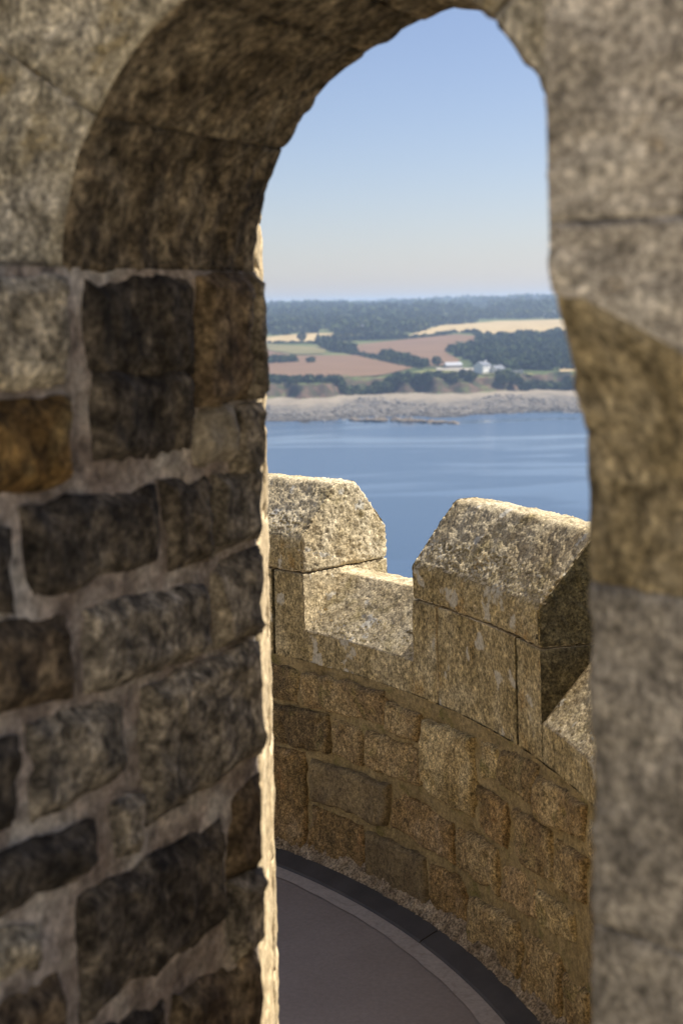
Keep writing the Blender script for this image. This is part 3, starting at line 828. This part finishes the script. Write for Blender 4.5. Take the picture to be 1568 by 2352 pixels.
def loft(name, loops, ths, mat, parent, amp=.0035, seed=0.0, coarse=.004, capstep=.03, round_end=.010, mossy_shade=None):
    """loops: list of (K,2) arrays (r,z), one for each angle in ths; ends closed by shrinking rings"""
    K = len(loops[0]); rings = []
    cen0 = loops[0].mean(0); cen1 = loops[-1].mean(0)
    sgn = 1 if ths[-1] > ths[0] else -1
    dr = math.degrees(round_end / R0) * sgn
    def inset(l, cen, k):
        d = l - cen; L_ = np.linalg.norm(d, axis=1)[:, None]
        return cen + d * (1 - k / L_)
    allr = [(inset(loops[0], cen0, round_end * .9), ths[0]), (inset(loops[0], cen0, round_end * .28), ths[0] + dr * .3)]
    for l, t in zip(loops, ths):
        t2 = t
        if t == ths[0]: t2 = t + dr
        if t == ths[-1]: t2 = t - dr
        allr.append((l, t2))
    allr += [(inset(loops[-1], cen1, round_end * .28), ths[-1] - dr * .3), (inset(loops[-1], cen1, round_end * .9), ths[-1])]
    V = np.concatenate([cyl(np.full(K, t), l[:, 0], l[:, 1]) for l, t in allr])
    nR = len(allr)
    i = np.arange(K); j = (i + 1) % K
    F = np.concatenate([np.stack([q * K + i, q * K + j, (q + 1) * K + j, (q + 1) * K + i], 1) for q in range(nR - 1)])
    if sgn > 0:
        F = F[:, ::-1]
    tris = []
    for ring, th_e, base, flip in ((allr[0][0], ths[0], 0, sgn < 0), (allr[-1][0], ths[-1], (nR - 1) * K, sgn > 0)):
        pts = [Vector(p) for p in ring]
        g = capstep
        for x in np.arange(ring[:, 0].min() + g, ring[:, 0].max() - g * .6, g):
            for z in np.arange(ring[:, 1].min() + g, ring[:, 1].max() - g * .6, g):
                xx, z2 = x + random.uniform(-.3, .3) * g, z + random.uniform(-.3, .3) * g
                if np.hypot(ring[:, 0] - xx, ring[:, 1] - z2).min() > g * .6 and pip(xx, z2, ring):
                    pts.append(Vector((xx, z2)))
        r_ = delaunay_2d_cdt(pts, [(q, (q + 1) % K) for q in range(K)], [], 1, 1e-7)
        if len(r_[0]) != len(pts):
            continue
        pa = np.array([p[:] for p in pts[K:]]).reshape(-1, 2)
        n_old = len(V)
        V = np.concatenate([V, cyl(np.full(len(pa), th_e), pa[:, 0], pa[:, 1])])
        f = np.array([q for q in r_[2] if len(q) == 3])
        f = np.where(f < K, f + base, f - K + n_old)
        tris.append(f[:, ::-1] if flip else f)
    me = mesh_np(name, V, [F] + tris, mat)
    def fn(P):
        P = P + seed
        return fbm(P, 112, 3, .6) * amp * 1.1 + fbm(P + 5, 14, 2) * coarse - np.clip(fbm(P + 2, 38, 2) - .45, 0, 1) * amp * 2.5
    displace(me, fn)
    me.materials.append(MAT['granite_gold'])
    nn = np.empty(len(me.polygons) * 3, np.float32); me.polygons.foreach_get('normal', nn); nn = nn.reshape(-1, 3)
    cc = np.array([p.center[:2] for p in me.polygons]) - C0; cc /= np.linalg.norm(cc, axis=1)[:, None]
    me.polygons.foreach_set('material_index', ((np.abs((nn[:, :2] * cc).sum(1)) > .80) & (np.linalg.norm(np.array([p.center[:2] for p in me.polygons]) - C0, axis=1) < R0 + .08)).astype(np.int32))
    if mossy_shade:
        me.materials.append(MAT['granite_mossy_shade'])
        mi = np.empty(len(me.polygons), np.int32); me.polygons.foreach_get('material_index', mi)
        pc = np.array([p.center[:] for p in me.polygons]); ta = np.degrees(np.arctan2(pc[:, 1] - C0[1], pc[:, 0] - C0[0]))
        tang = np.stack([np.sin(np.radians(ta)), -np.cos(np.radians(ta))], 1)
        mi[(np.abs((nn[:, :2] * tang).sum(1)) > .55) & (np.abs(ta - mossy_shade) < .4)] = 2
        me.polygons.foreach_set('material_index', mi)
    return link(name, me, parent)

Z_ASH, Z_JOINT, Z_SHO, Z_TOP = .781, 1.122, 1.258, 1.462
def cap_profile(sho, top):
    return [(R0, Z_JOINT + .004), (R0, sho), (R0 + .195, top), (R0 + .295, top), (R0 + THK, sho), (R0 + THK, Z_JOINT + .004)][::-1]
def ang(a, b_, step):
    return np.linspace(a, b_, max(3, int(abs(b_ - a) * DEG / step) + 1))
M_W, C_W = 15.55, 11.95
pit = M_W + C_W
merlons = [(16.33 + pit * k, 16.33 + M_W + pit * k) for k in range(-1, 4)]     # (right end, left end)
for k, (a0, a1) in enumerate(merlons):
    vis = k in (1, 2)
    st = .0075 if vis else .02
    loop = resample(cap_profile(Z_SHO - (.012 if k == 1 else 0), Z_TOP), st, .016)
    ths = ang(a0, a1, st)
    loft('merlon_cap', [loop] * len(ths), ths, MAT['granite'], par, seed=k * 3.3, capstep=.008 if vis else .04, amp=.0042, mossy_shade=a0 if k == 1 else None)
    # body block between the two crenel stones
    b0, b1 = a0 + 3.12, a1 - 2.62
    loop = resample([(R0 + .004, Z_ASH), (R0 + .004, Z_JOINT), (R0 + THK - .004, Z_JOINT), (R0 + THK - .004, Z_ASH)][::-1], .010 if vis else .03, .006)
    ths = ang(b0 + .30, b1 - .16, .010 if vis else .03)
    loft('merlon_block', [loop] * len(ths), ths, MAT['granite'], par, seed=k * 2.1 + 9, amp=.0012, coarse=.002, capstep=.03, round_end=.004, mossy_shade=b0 + .30)
# crenel stones: one stone under each gap, rising into the merlon on both sides
def crenel(aR, aL, vis, seed, mossy_shade=None):
    """gap from angle aR (right) to aL (left)"""
    e0, e1 = aR - 2.62, aL + 3.12
    st = .008 if vis else .03
    N = {}
    zf, zt = .900, 1.105
    def loop(f):
        # f 0 = merlon jamb (square to the cap joint), 1 = sloping sill
        top = [(0, zf), (.195, zt), (.30, zt), (THK - .002, zf + .02)]
        sq = [(0, Z_JOINT), (.195, Z_JOINT), (.30, Z_JOINT), (THK - .002, Z_JOINT)]
        pts = [(R0 + a_[0] * (1 - f) + b2[0] * f + .002, a_[1] * (1 - f) + b2[1] * f) for a_, b2 in zip(sq, top)]
        return [(R0 + .002, Z_ASH)] + pts + [(R0 + THK - .002, Z_ASH)]
    def samp(poly):
        # fixed counts per side so that all loops correspond
        P = np.array(poly); cnt = [int(.22 / st), int(.28 / st), int(.10 / st), int(.26 / st), int(.22 / st), int(.45 / st)]
        out = []
        for i in range(6):
            a_, b2 = P[i], P[(i + 1) % 6]
            for s_ in range(cnt[i]):
                out.append(a_ + (b2 - a_) * s_ / cnt[i])
        return np.array(out)[::-1]
    sq, sl_ = samp(loop(0)), samp(loop(1))
    ths, loops = [], []
    for t in ang(e0, aR - .06, st): ths.append(t); loops.append(sq)
    for f in np.linspace(0, 1, int(.2 / st) + 2)[1:]:
        ths.append(aR + (f - .5) * .10); loops.append(sq * (1 - f) + sl_ * f)
    for t in ang(aR + .12, aL - .12, st): ths.append(t); loops.append(sl_)
    for f in np.linspace(1, 0, int(.2 / st) + 2)[:-1]:
        ths.append(aL + (.5 - f) * .10); loops.append(sq * (1 - f) + sl_ * f)
    for t in ang(aL + .06, e1, st): ths.append(t); loops.append(sq)
    loft('crenel_stone', loops, ths, MAT['granite'], par, seed=seed, amp=.0022, coarse=.002, capstep=.03, round_end=.004, mossy_shade=mossy_shade)
for k in range(4):
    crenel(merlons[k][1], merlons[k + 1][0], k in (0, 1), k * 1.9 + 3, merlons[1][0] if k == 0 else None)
# dark recessed joint bed behind the dressed stone
arc_sweep('joint_bed', [(R0 + .02, .74), (R0 + .02, .87), (R0 + THK - .02, .87), (R0 + THK - .02, .74)], TH0, TH1 - 2, 1.0, MAT['p_mortar'], par)

# ------------------------------------------------------------------ arched wall in front of the camera
AZ = R(27)
DIRV = np.array([math.sin(AZ), math.cos(AZ)]); SDV = np.array([math.cos(AZ), -math.sin(AZ)]); AF = np.array([-.153, 2.6])
def sw(s, w, z):
    s = np.asarray(s, float); w = np.asarray(w, float); z = np.asarray(z, float) + 0 * s
    return np.stack([AF[0] + s * SDV[0] + w * DIRV[0], AF[1] + s * SDV[1] + w * DIRV[1], z], -1)
wall = thing('arched_wall', 'thick rubble and granite wall with a pointed arch opening framing the view', 'wall')
def rev_surf(a, b, d):
    return sw(d, a, b)
REVEAL = [
('light',[(-0.757, 2.215), (-0.57, 2.215), (-0.575, 2.066), (-0.761, 2.07)]),
('dark',[(-0.516, 2.216), (-0.234, 2.220), (-0.233, 2.068), (-0.506, 2.078)]),
('dark',[(-0.501, 2.073), (-0.23, 2.063), (-0.23, 1.931), (-0.497, 1.949)]),
('brown',[(-0.207, 2.222), (-0.052, 2.222), (-0.056, 2.008), (-0.219, 2.012)]),
('grey',[(-0.04, 2.222), (0.001, 2.222), (-0.009, 2.013), (-0.047, 2.01)]),
('grey',[(-0.101, 1.988), (-0.013, 1.993), (-0.018, 1.885), (-0.103, 1.881)]),
('pale',[(-0.219, 2.001), (-0.113, 1.997), (-0.113, 1.912), (-0.22, 1.915)]),
('orange',[(-0.762, 2.042), (-0.576, 2.032), (-0.564, 1.929), (-0.766, 1.93)]),
('dark',[(-0.678, 1.888), (-0.345, 1.878), (-0.345, 1.757), (-0.639, 1.765)]),
('dark',[(-0.312, 1.884), (-0.191, 1.878), (-0.202, 1.745), (-0.307, 1.752)]),
('grey',[(-0.169, 1.881), (-0.018, 1.879), (-0.023, 1.769), (-0.177, 1.747)]),
('dark',[(-0.776, 1.87), (-0.711, 1.866), (-0.714, 1.766), (-0.779, 1.771)]),
('brown',[(-0.772, 1.74), (-0.583, 1.717), (-0.58, 1.615), (-0.775, 1.632)]),
('grey',[(-0.535, 1.72), (-0.212, 1.699), (-0.208, 1.593), (-0.532, 1.607)]),
('grey',[(-0.181, 1.716), (-0.024, 1.732), (-0.03, 1.593), (-0.174, 1.592)]),
('grey',[(-0.667, 1.587), (-0.439, 1.564), (-0.438, 1.459), (-0.656, 1.453)]),
('dark',[(-0.776, 1.589), (-0.699, 1.573), (-0.702, 1.459), (-0.78, 1.468)]),
('grey',[(-0.388, 1.568), (-0.037, 1.567), (-0.046, 1.377), (-0.384, 1.363)]),
('grey',[(-0.477, 1.417), (-0.414, 1.407), (-0.409, 1.332), (-0.469, 1.34)]),
('dark',[(-0.781, 1.43), (-0.532, 1.4), (-0.532, 1.342), (-0.783, 1.358)]),
('dark',[(-0.561, 1.3), (-0.172, 1.287), (-0.171, 1.107), (-0.555, 1.126)]),
('brown',[(-0.134, 1.318), (-0.044, 1.325), (-0.05, 1.172), (-0.136, 1.184)]),
('grey',[(-0.143, 1.17), (-0.048, 1.16), (-0.05, 1.034), (-0.142, 1.037)]),
('light',[(-0.784, 1.33), (-0.651, 1.293), (-0.666, 1.252), (-0.786, 1.28)]),
('brown',[(-0.787, 1.229), (-0.615, 1.211), (-0.605, 1.095), (-0.79, 1.149)]),
('brown',[(-0.315, 1.049), (-0.048, 1.011), (-0.051, 0.847), (-0.333, 0.923)]),
('dark',[(-0.551, 1.089), (-0.346, 1.056), (-0.355, 0.934), (-0.549, 0.978)]),
# beyond the frame
('grey',[(-1.06, 2.21), (-.785, 2.21), (-.785, 1.98), (-1.06, 1.97)]), ('brown',[(-1.06, 1.93), (-.80, 1.93), (-.80, 1.70), (-1.06, 1.70)]),
('dark',[(-1.06, 1.66), (-.81, 1.66), (-.81, 1.40), (-1.06, 1.40)]), ('grey',[(-1.06, 1.36), (-.82, 1.36), (-.82, 1.10), (-1.06, 1.10)]),
('grey',[(-1.06, 1.05), (-.62, 1.03), (-.60, .80), (-1.06, .82)]), ('dark',[(-.56, .92), (-.07, .82), (-.07, .62), (-.56, .70)]),
('grey',[(-1.06, .78), (-.60, .76), (-.60, .56), (-1.06, .56)]),
]
for k, (c, q) in enumerate(REVEAL):
    ex = (abs(q[1][0] - q[0][0]), abs(q[3][1] - q[0][1]))
    rubble_patch('wall_stone', q, rev_surf, random.uniform(.018, .030), MAT['w_' + c], wall, max(12, int(ex[0] / .010)), max(12, int(ex[1] / .010)),
                 seed=k * 2.17 + 40, rough=.006, roll=.020, rw=.024, wob=.010, k=.06, fine=.004, grow=.008)
# mortar face of the reveal, its outer arris leaning back a little towards the foot
def arris(z):
    return np.interp(z, [.3, .86, 2.17, 3], [-.055, -.045, .0, .0])
n_a, n_z = 110, 200
zz = np.linspace(-.1, 2.236, n_z + 1); aa = np.linspace(0, 1, n_a + 1)
AA, ZZ = np.meshgrid(aa, zz, indexing='ij')
W = -1.10 + AA * (1.10 + arris(ZZ))
Pm = np.stack([W.ravel(), ZZ.ravel(), 0 * W.ravel()], 1)
dm = fbm(Pm, 6, 3) * .006 + fbm(Pm + 7, 40, 3) * .003 - .003 * np.clip((AA.ravel() - .98) / .02, 0, 1) ** 2
link('mortar', mesh_np('mortar', rev_surf(W.ravel(), ZZ.ravel(), dm), grid_faces(n_a, n_z), MAT['w_mortar']), wall)

# left mass behind the reveal, lower wall to the side
def prism(name, plan, z0, z1, mat, parent):
    n = len(plan)
    V = [(p[0], p[1], z0) for p in plan] + [(p[0], p[1], z1) for p in plan]
    F = [np.array([list(range(n))[::-1]]), np.array([list(range(n, 2 * n))]), np.array([(i, (i + 1) % n, n + (i + 1) % n, n + i) for i in range(n)])]
    return link(name, mesh_np(name, V, F, mat, False), parent)
def pl(s, w):
    return tuple(sw(s, w, 0)[:2])
prism('wall_core', [pl(-.03, -1.08), pl(-.03, -.08), (-.215, 2.66), (-.235, 3.28), (-1.6, 3.95), pl(-1.6, -1.08)], -.6, 2.245, MAT['facade'], wall)

prism('wall_core', [pl(-.08, -.05), (-.215, 2.66), (-.235, 3.28), (-1.6, 3.95), pl(-1.6, -.05)], 2.247, 3.398, MAT['facade'], wall)

# arch: profile from the left springing over the apex to the right springing
HALF = [(0, 2.232), (0, 2.262), (.006, 2.30), (.015, 2.334), (.031, 2.397), (.069, 2.455), (.106, 2.508), (.147, 2.553), (.195, 2.588), (.256, 2.621), (.323, 2.650), (.364, 2.662), (.400, 2.670)]
prof = np.array(HALF + [(.80 - a, b_) for a, b_ in HALF[-2::-1]])
seg = np.r_[0, np.cumsum(np.linalg.norm(np.diff(prof, axis=0), axis=1))]
TL = seg[-1]
def arch_pt(t):
    t = np.clip(t, 0, TL)
    p = np.stack([np.interp(t, seg, prof[:, 0]), np.interp(t, seg, prof[:, 1])], -1)
    d = .02
    q0 = np.stack([np.interp(np.clip(t - d, 0, TL), seg, prof[:, 0]), np.interp(np.clip(t - d, 0, TL), seg, prof[:, 1])], -1)
    q1 = np.stack([np.interp(np.clip(t + d, 0, TL), seg, prof[:, 0]), np.interp(np.clip(t + d, 0, TL), seg, prof[:, 1])], -1)
    g = q1 - q0; g /= np.linalg.norm(g, axis=-1)[..., None]
    return p, np.stack([-g[..., 1], g[..., 0]], -1)        # normal pointing out of the opening
WN = -.565
def voussoir(t0, t1, mat, seed, e_out=.42, e_back=.3, near=WN, far=0.0):
    st = .012
    prof_e = [(e_out - k * st, near) for k in range(int((e_out - .02) / st))] + [(.012, near + .001), (.004, near + .004), (.0, near + .014)]
    prof_e += [(0.0, near + .014 + (far - near - .028) * k / 44) for k in range(1, 45)] + [(.004, far - .004), (.012, far)] + [(.012 + k * .03, far) for k in range(1, int(e_back / .03))]
    PE = np.array(prof_e); K = len(PE)
    n = max(6, int((t1 - t0) / st)); tt = np.linspace(t0, t1, n + 1)
    gap = .0004
    tt = np.r_[t0 + gap, t0 + gap, tt[1:-1], t1 - gap, t1 - gap]
    sink = np.r_[.006, .0015, np.zeros(len(tt) - 4), .0015, .006]
    P, N_ = arch_pt(tt)
    V = []
    for i in range(len(tt)):
        e = PE[:, 0]; w = PE[:, 1]
        sgn_f = np.where(w < (near + far) / 2, 1, -1)
        on_soffit = (e < .003)
        ee = e + np.where(e < .05, sink[i], 0)
        ww = w + np.where(~on_soffit, sgn_f * sink[i], 0)
        V.append(sw(P[i, 0] + N_[i, 0] * ee, ww, P[i, 1] + N_[i, 1] * ee))
    V = np.concatenate(V)
    me = mesh_np('voussoir', V, grid_faces(len(tt) - 1, K - 1), mat)
    displace(me, lambda Q: fbm(Q + 2.7, 16, 4, .6) * .006 + fbm(Q + 2.7, 60, 2) * .0025)
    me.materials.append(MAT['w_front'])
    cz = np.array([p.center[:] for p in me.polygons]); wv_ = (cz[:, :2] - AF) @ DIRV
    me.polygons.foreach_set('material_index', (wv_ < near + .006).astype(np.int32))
    return link('voussoir', me, wall)
cuts = [0.0, .30, .47, .595, .76, .98, TL]
cuts = [0.0, .235, .47, .585, .74, .96, TL]
for k in range(len(cuts) - 1):
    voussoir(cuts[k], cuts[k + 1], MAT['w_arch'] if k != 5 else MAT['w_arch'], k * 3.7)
# wall core round the arch
tt = np.linspace(0, TL, 60); P, N_ = arch_pt(tt)
inn = P + N_ * .012
outr = np.array([(-2.2, 2.2)] * 1)
ob = []
for p in inn:
    d = p - np.array([.4, 2.2]); k = 1e9
    if d[0] < -1e-6: k = min(k, (-2.2 - .4) / d[0])
    if d[0] > 1e-6: k = min(k, (3.0 - .4) / d[0])
    if d[1] > 1e-6: k = min(k, (3.4 - 2.2) / d[1])
    ob.append(np.array([.4, 2.2]) + d * k)
ob = np.array(ob)
inn[:, 1] = np.maximum(inn[:, 1], 2.24); ob[:, 1] = np.maximum(ob[:, 1], 2.24)
n = len(tt)
V = np.concatenate([sw(inn[:, 0], np.full(n, WN + .012), inn[:, 1]), sw(ob[:, 0], np.full(n, WN + .012), ob[:, 1]), sw(ob[:, 0], np.full(n, -.012), ob[:, 1]), sw(inn[:, 0], np.full(n, -.012), inn[:, 1])])
i = np.arange(n - 1)
F = np.concatenate([np.stack([q * n + i, q * n + i + 1, ((q + 1) % 4) * n + i + 1, ((q + 1) % 4) * n + i], 1) for q in range(4)])
link('wall_core', mesh_np('wall_core', V, F, MAT['facade'], False), wall)
# square corners above the core
def sbox(name, s0, s1, w0, w1, z0, z1, mat, parent):
    return prism(name, [pl(s0, w0), pl(s1, w0), pl(s1, w1), pl(s0, w1)], z0, z1, mat, parent)
sbox('wall_core', -2.2, 3.0, WN + .035, -.035, 3.0, 3.4, MAT['facade'], wall)
# right jamb below the arch, out of sight behind the pier
sbox('jamb_block', .80, 3.0, WN, .0, -.6, 2.24, MAT['facade'], wall)

# right pier of dressed granite, square above, chamfered below a run-out stop
PW = -.80; PS = .828
def pier_plan(z):
    k = np.clip((2.180 - z) / .235, 0, 1); k = 1 - (1 - k) ** 1.9
    bq = k * np.interp(z, [1.35, 1.92], [.078, .114]); cq = k * .26
    return bq, cq
def pier_block(z0, z1, seed):
    st = .010
    gap = .0003
    zz = np.r_[z0 + gap, z0 + gap, np.arange(z0 + gap + st, z1 - gap - st * .5, st), z1 - gap, z1 - gap]
    sink = np.r_[.005, .0012, np.zeros(len(zz) - 4), .0012, .005]
    V = []; K = None
    for z, sk in zip(zz, sink):
        bq, cq = pier_plan(z)
        pts = []
        # from the back of the side face to the corner, chamfer, along the front to the right
        A_ = np.array([PS, PW]); B_ = np.array([PS, PW + bq]); C_ = np.array([PS + cq, PW])
        bk = np.array([PS, PW + .235]); rt = np.array([PS + .75, PW])
        for t in np.linspace(0, 1, 14)[:-1]: pts.append(bk + (B_ - bk) * t)
        for t in np.linspace(0, 1, 30): pts.append(B_ + (C_ - B_) * t)
        for t in np.linspace(0, 1, 40)[1:]: pts.append(C_ + (rt - C_) * t)
        pts = np.array(pts)
        # round the arrises a little
        for _ in range(3):
            pts[1:-1] = pts[1:-1] * .5 + (pts[:-2] + pts[2:]) * .25
        pts = pts + np.array([sk, sk]) * .7
        pts = np.concatenate([pts, [(PS + .75, PW + .235)]])
        V.append(sw(pts[:, 0], pts[:, 1], np.full(len(pts), z))); K = len(pts)
    nR = len(V); V = np.concatenate(V)
    i = np.arange(K); j = (i + 1) % K
    F = np.concatenate([np.stack([q * K + i, q * K + j, (q + 1) * K + j, (q + 1) * K + i], 1) for q in range(nR - 1)])
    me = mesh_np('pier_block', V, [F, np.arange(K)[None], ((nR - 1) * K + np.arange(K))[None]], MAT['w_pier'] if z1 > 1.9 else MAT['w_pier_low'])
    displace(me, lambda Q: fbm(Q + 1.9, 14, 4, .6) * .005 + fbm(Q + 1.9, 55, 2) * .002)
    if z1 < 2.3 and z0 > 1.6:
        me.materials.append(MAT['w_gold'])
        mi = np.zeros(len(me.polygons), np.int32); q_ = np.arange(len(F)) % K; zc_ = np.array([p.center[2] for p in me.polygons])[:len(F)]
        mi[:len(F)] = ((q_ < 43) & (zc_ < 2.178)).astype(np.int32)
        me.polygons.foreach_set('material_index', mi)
    return link('pier_block', me, wall)
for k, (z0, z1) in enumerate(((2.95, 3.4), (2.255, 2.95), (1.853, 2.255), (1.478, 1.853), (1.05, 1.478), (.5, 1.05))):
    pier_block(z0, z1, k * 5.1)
sbox('pier_core', PS + .15, PS + .72, PW + .10, PW + .23, .5, 3.39, MAT['w_mortar'], wall)

# sunlit outer quoins beyond the reveal, two courses deep
def quoin(p0, p1, z0, z1, seed, back=.12, mat='w_strip', lean=0.0):
    """side face from plan point p0 (near) to p1 (far), facing right"""
    p0 = np.array(p0); p1 = np.array(p1); st = .012
    L_ = np.linalg.norm(p1 - p0); n = max(3, int(L_ / .02)); g = .004
    zz = np.r_[z0 + g, z0 + g, np.arange(z0 + g + st, z1 - g - st * .5, st), z1 - g, z1 - g]
    sink = np.r_[.025, .003, np.zeros(len(zz) - 4), .003, .025]
    V = []
    for z, sk in zip(zz, sink):
        off = float(arris(z)) * lean
        q0 = p0 + DIRV * off
        d = (p1 - q0) / np.linalg.norm(p1 - q0); nrm = np.array([d[1], -d[0]])
        pts = [q0 - nrm * back] + [q0 - nrm * .006 , q0 + d * .006] + [q0 + (p1 - q0) * t for t in np.linspace(0, 1, n + 1)[1:-1]] + [p1 - d * .006, p1 - nrm * .006, p1 - nrm * back]
        V.append(np.array([(p[0] - nrm[0] * sk, p[1] - nrm[1] * sk, z) for p in pts]))
    K = len(V[0]); nR = len(V); V = np.concatenate(V)
    i = np.arange(K); j = (i + 1) % K
    F = np.concatenate([np.stack([q * K + i, q * K + j, (q + 1) * K + j, (q + 1) * K + i], 1) for q in range(nR - 1)])
    me = mesh_np('quoin', V, [F, np.arange(K)[None], ((nR - 1) * K + np.arange(K))[None]], MAT[mat])
    displace(me, lambda Q: fbm(Q + seed, 18, 3, .6) * .004 + fbm(Q + seed, 70, 2) * .0015)
    return link('quoin', me, wall)
zc = [-.1, .25, .55, .80, 1.03, 1.30, 1.52, 1.74, 2.02, 2.25, 2.5, 2.76, 3.05, 3.4]
for k in range(len(zc) - 1):
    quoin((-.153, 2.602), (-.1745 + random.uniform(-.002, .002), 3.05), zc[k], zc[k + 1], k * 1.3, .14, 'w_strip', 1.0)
zc = [-.1, .18, .42, .71, .95, 1.2, 1.44, 1.70, 1.9, 2.12, 2.36, 2.62, 2.9, 3.14, 3.4]
for k in range(len(zc) - 1):
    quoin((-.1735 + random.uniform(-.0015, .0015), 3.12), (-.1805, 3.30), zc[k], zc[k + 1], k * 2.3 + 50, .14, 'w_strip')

# granite mass added on the right to block sun from the reveal, outside the picture
blocker_mat = stone_mat('blocker_masonry', (.30, .25, .17), (.38, .32, .22), (.45, .39, .28), grain=60, patch=3, fleck=.6, bump=.8, vary=.1)
blocker = thing('sun_blocker', 'unseen square granite mass added on the right to block sun from the reveal', 'sun blocker')
def blocker_course(z0, z1, k):
    for q in range(3):
        w0, w1 = q * .27 + .003, q * .27 + .27 - .003
        if q == 2: w1 = float(np.interp((z0 + z1) / 2, [2.46, 3.77], [.800, .852]))  # end leans out so its shadow edge follows the arris
        prism('blocker_stone', [pl(.85 + random.uniform(0, .01), w0), pl(1.6, w0), pl(1.6, w1), pl(.85 + random.uniform(0, .006), w1)], z0 + .003, z1 - .003, blocker_mat, blocker)
z = -.4; k = 0
while z < 6.6:
    blocker_course(z, z + .33, k); z += .33; k += 1
prism('blocker_core', [pl(.88, .01), pl(2.4, .01), pl(2.4, .78), pl(.88, .78)], -6, 6.5, blocker_mat, blocker)

# paved floor on the camera side
MAT['paving'] = plain_mat('paving', (.46, .41, .33), .9, .2, .3, 2.0)
prism('walkway', [pl(-6, -9), pl(7, -9), pl(7, -.57), pl(-6, -.57)], -.9, .55, MAT['paving'], None)
tag(bpy.data.objects['walkway'], 'stone paved walkway on the near side of the arched wall', kind='structure')

# unseen wall added behind the camera to bounce sunlight onto the pier
reflector = thing('bounce_wall', 'tall pale granite wall added unseen behind the walkway to bounce sunlight', 'wall')
for k in range(10):
    z0 = .55 + k * .6
    for q in range(9):
        s0 = -5 + q * 1.3 + (.65 if k % 2 else 0)
        sbox('ashlar_block', s0 + .004, s0 + 1.296, -6.3, -5.6 - random.uniform(0, .012), z0 + .004, z0 + .596, MAT['facade'], reflector)
sbox('wall_core', -5, 7, -6.2, -5.63, .2, 6.5, MAT['w_mortar'], reflector)

# ------------------------------------------------------------------ haze
m = bpy.data.materials.new('haze'); m.use_nodes = True
nt = m.node_tree; nt.nodes.clear()
o_ = nt.nodes.new('ShaderNodeOutputMaterial'); pv = nt.nodes.new('ShaderNodeVolumePrincipled')
pv.inputs['Color'].default_value = (.55, .72, 1.0, 1)
pv.inputs['Density'].default_value = 1.7e-4
pv.inputs['Anisotropy'].default_value = .2
nt.links.new(pv.outputs[0], o_.inputs['Volume'])
bmh = bmesh.new(); box_bm(bmh, -10800, 10800, -10800, 10800, SEA - 12, 45)
me = bpy.data.meshes.new('haze'); bmesh.ops.recalc_face_normals(bmh, faces=bmh.faces); bmh.to_mesh(me); bmh.free(); me.materials.append(m)
tag(link('haze', me), 'thin blue summer haze over the bay', kind='stuff')
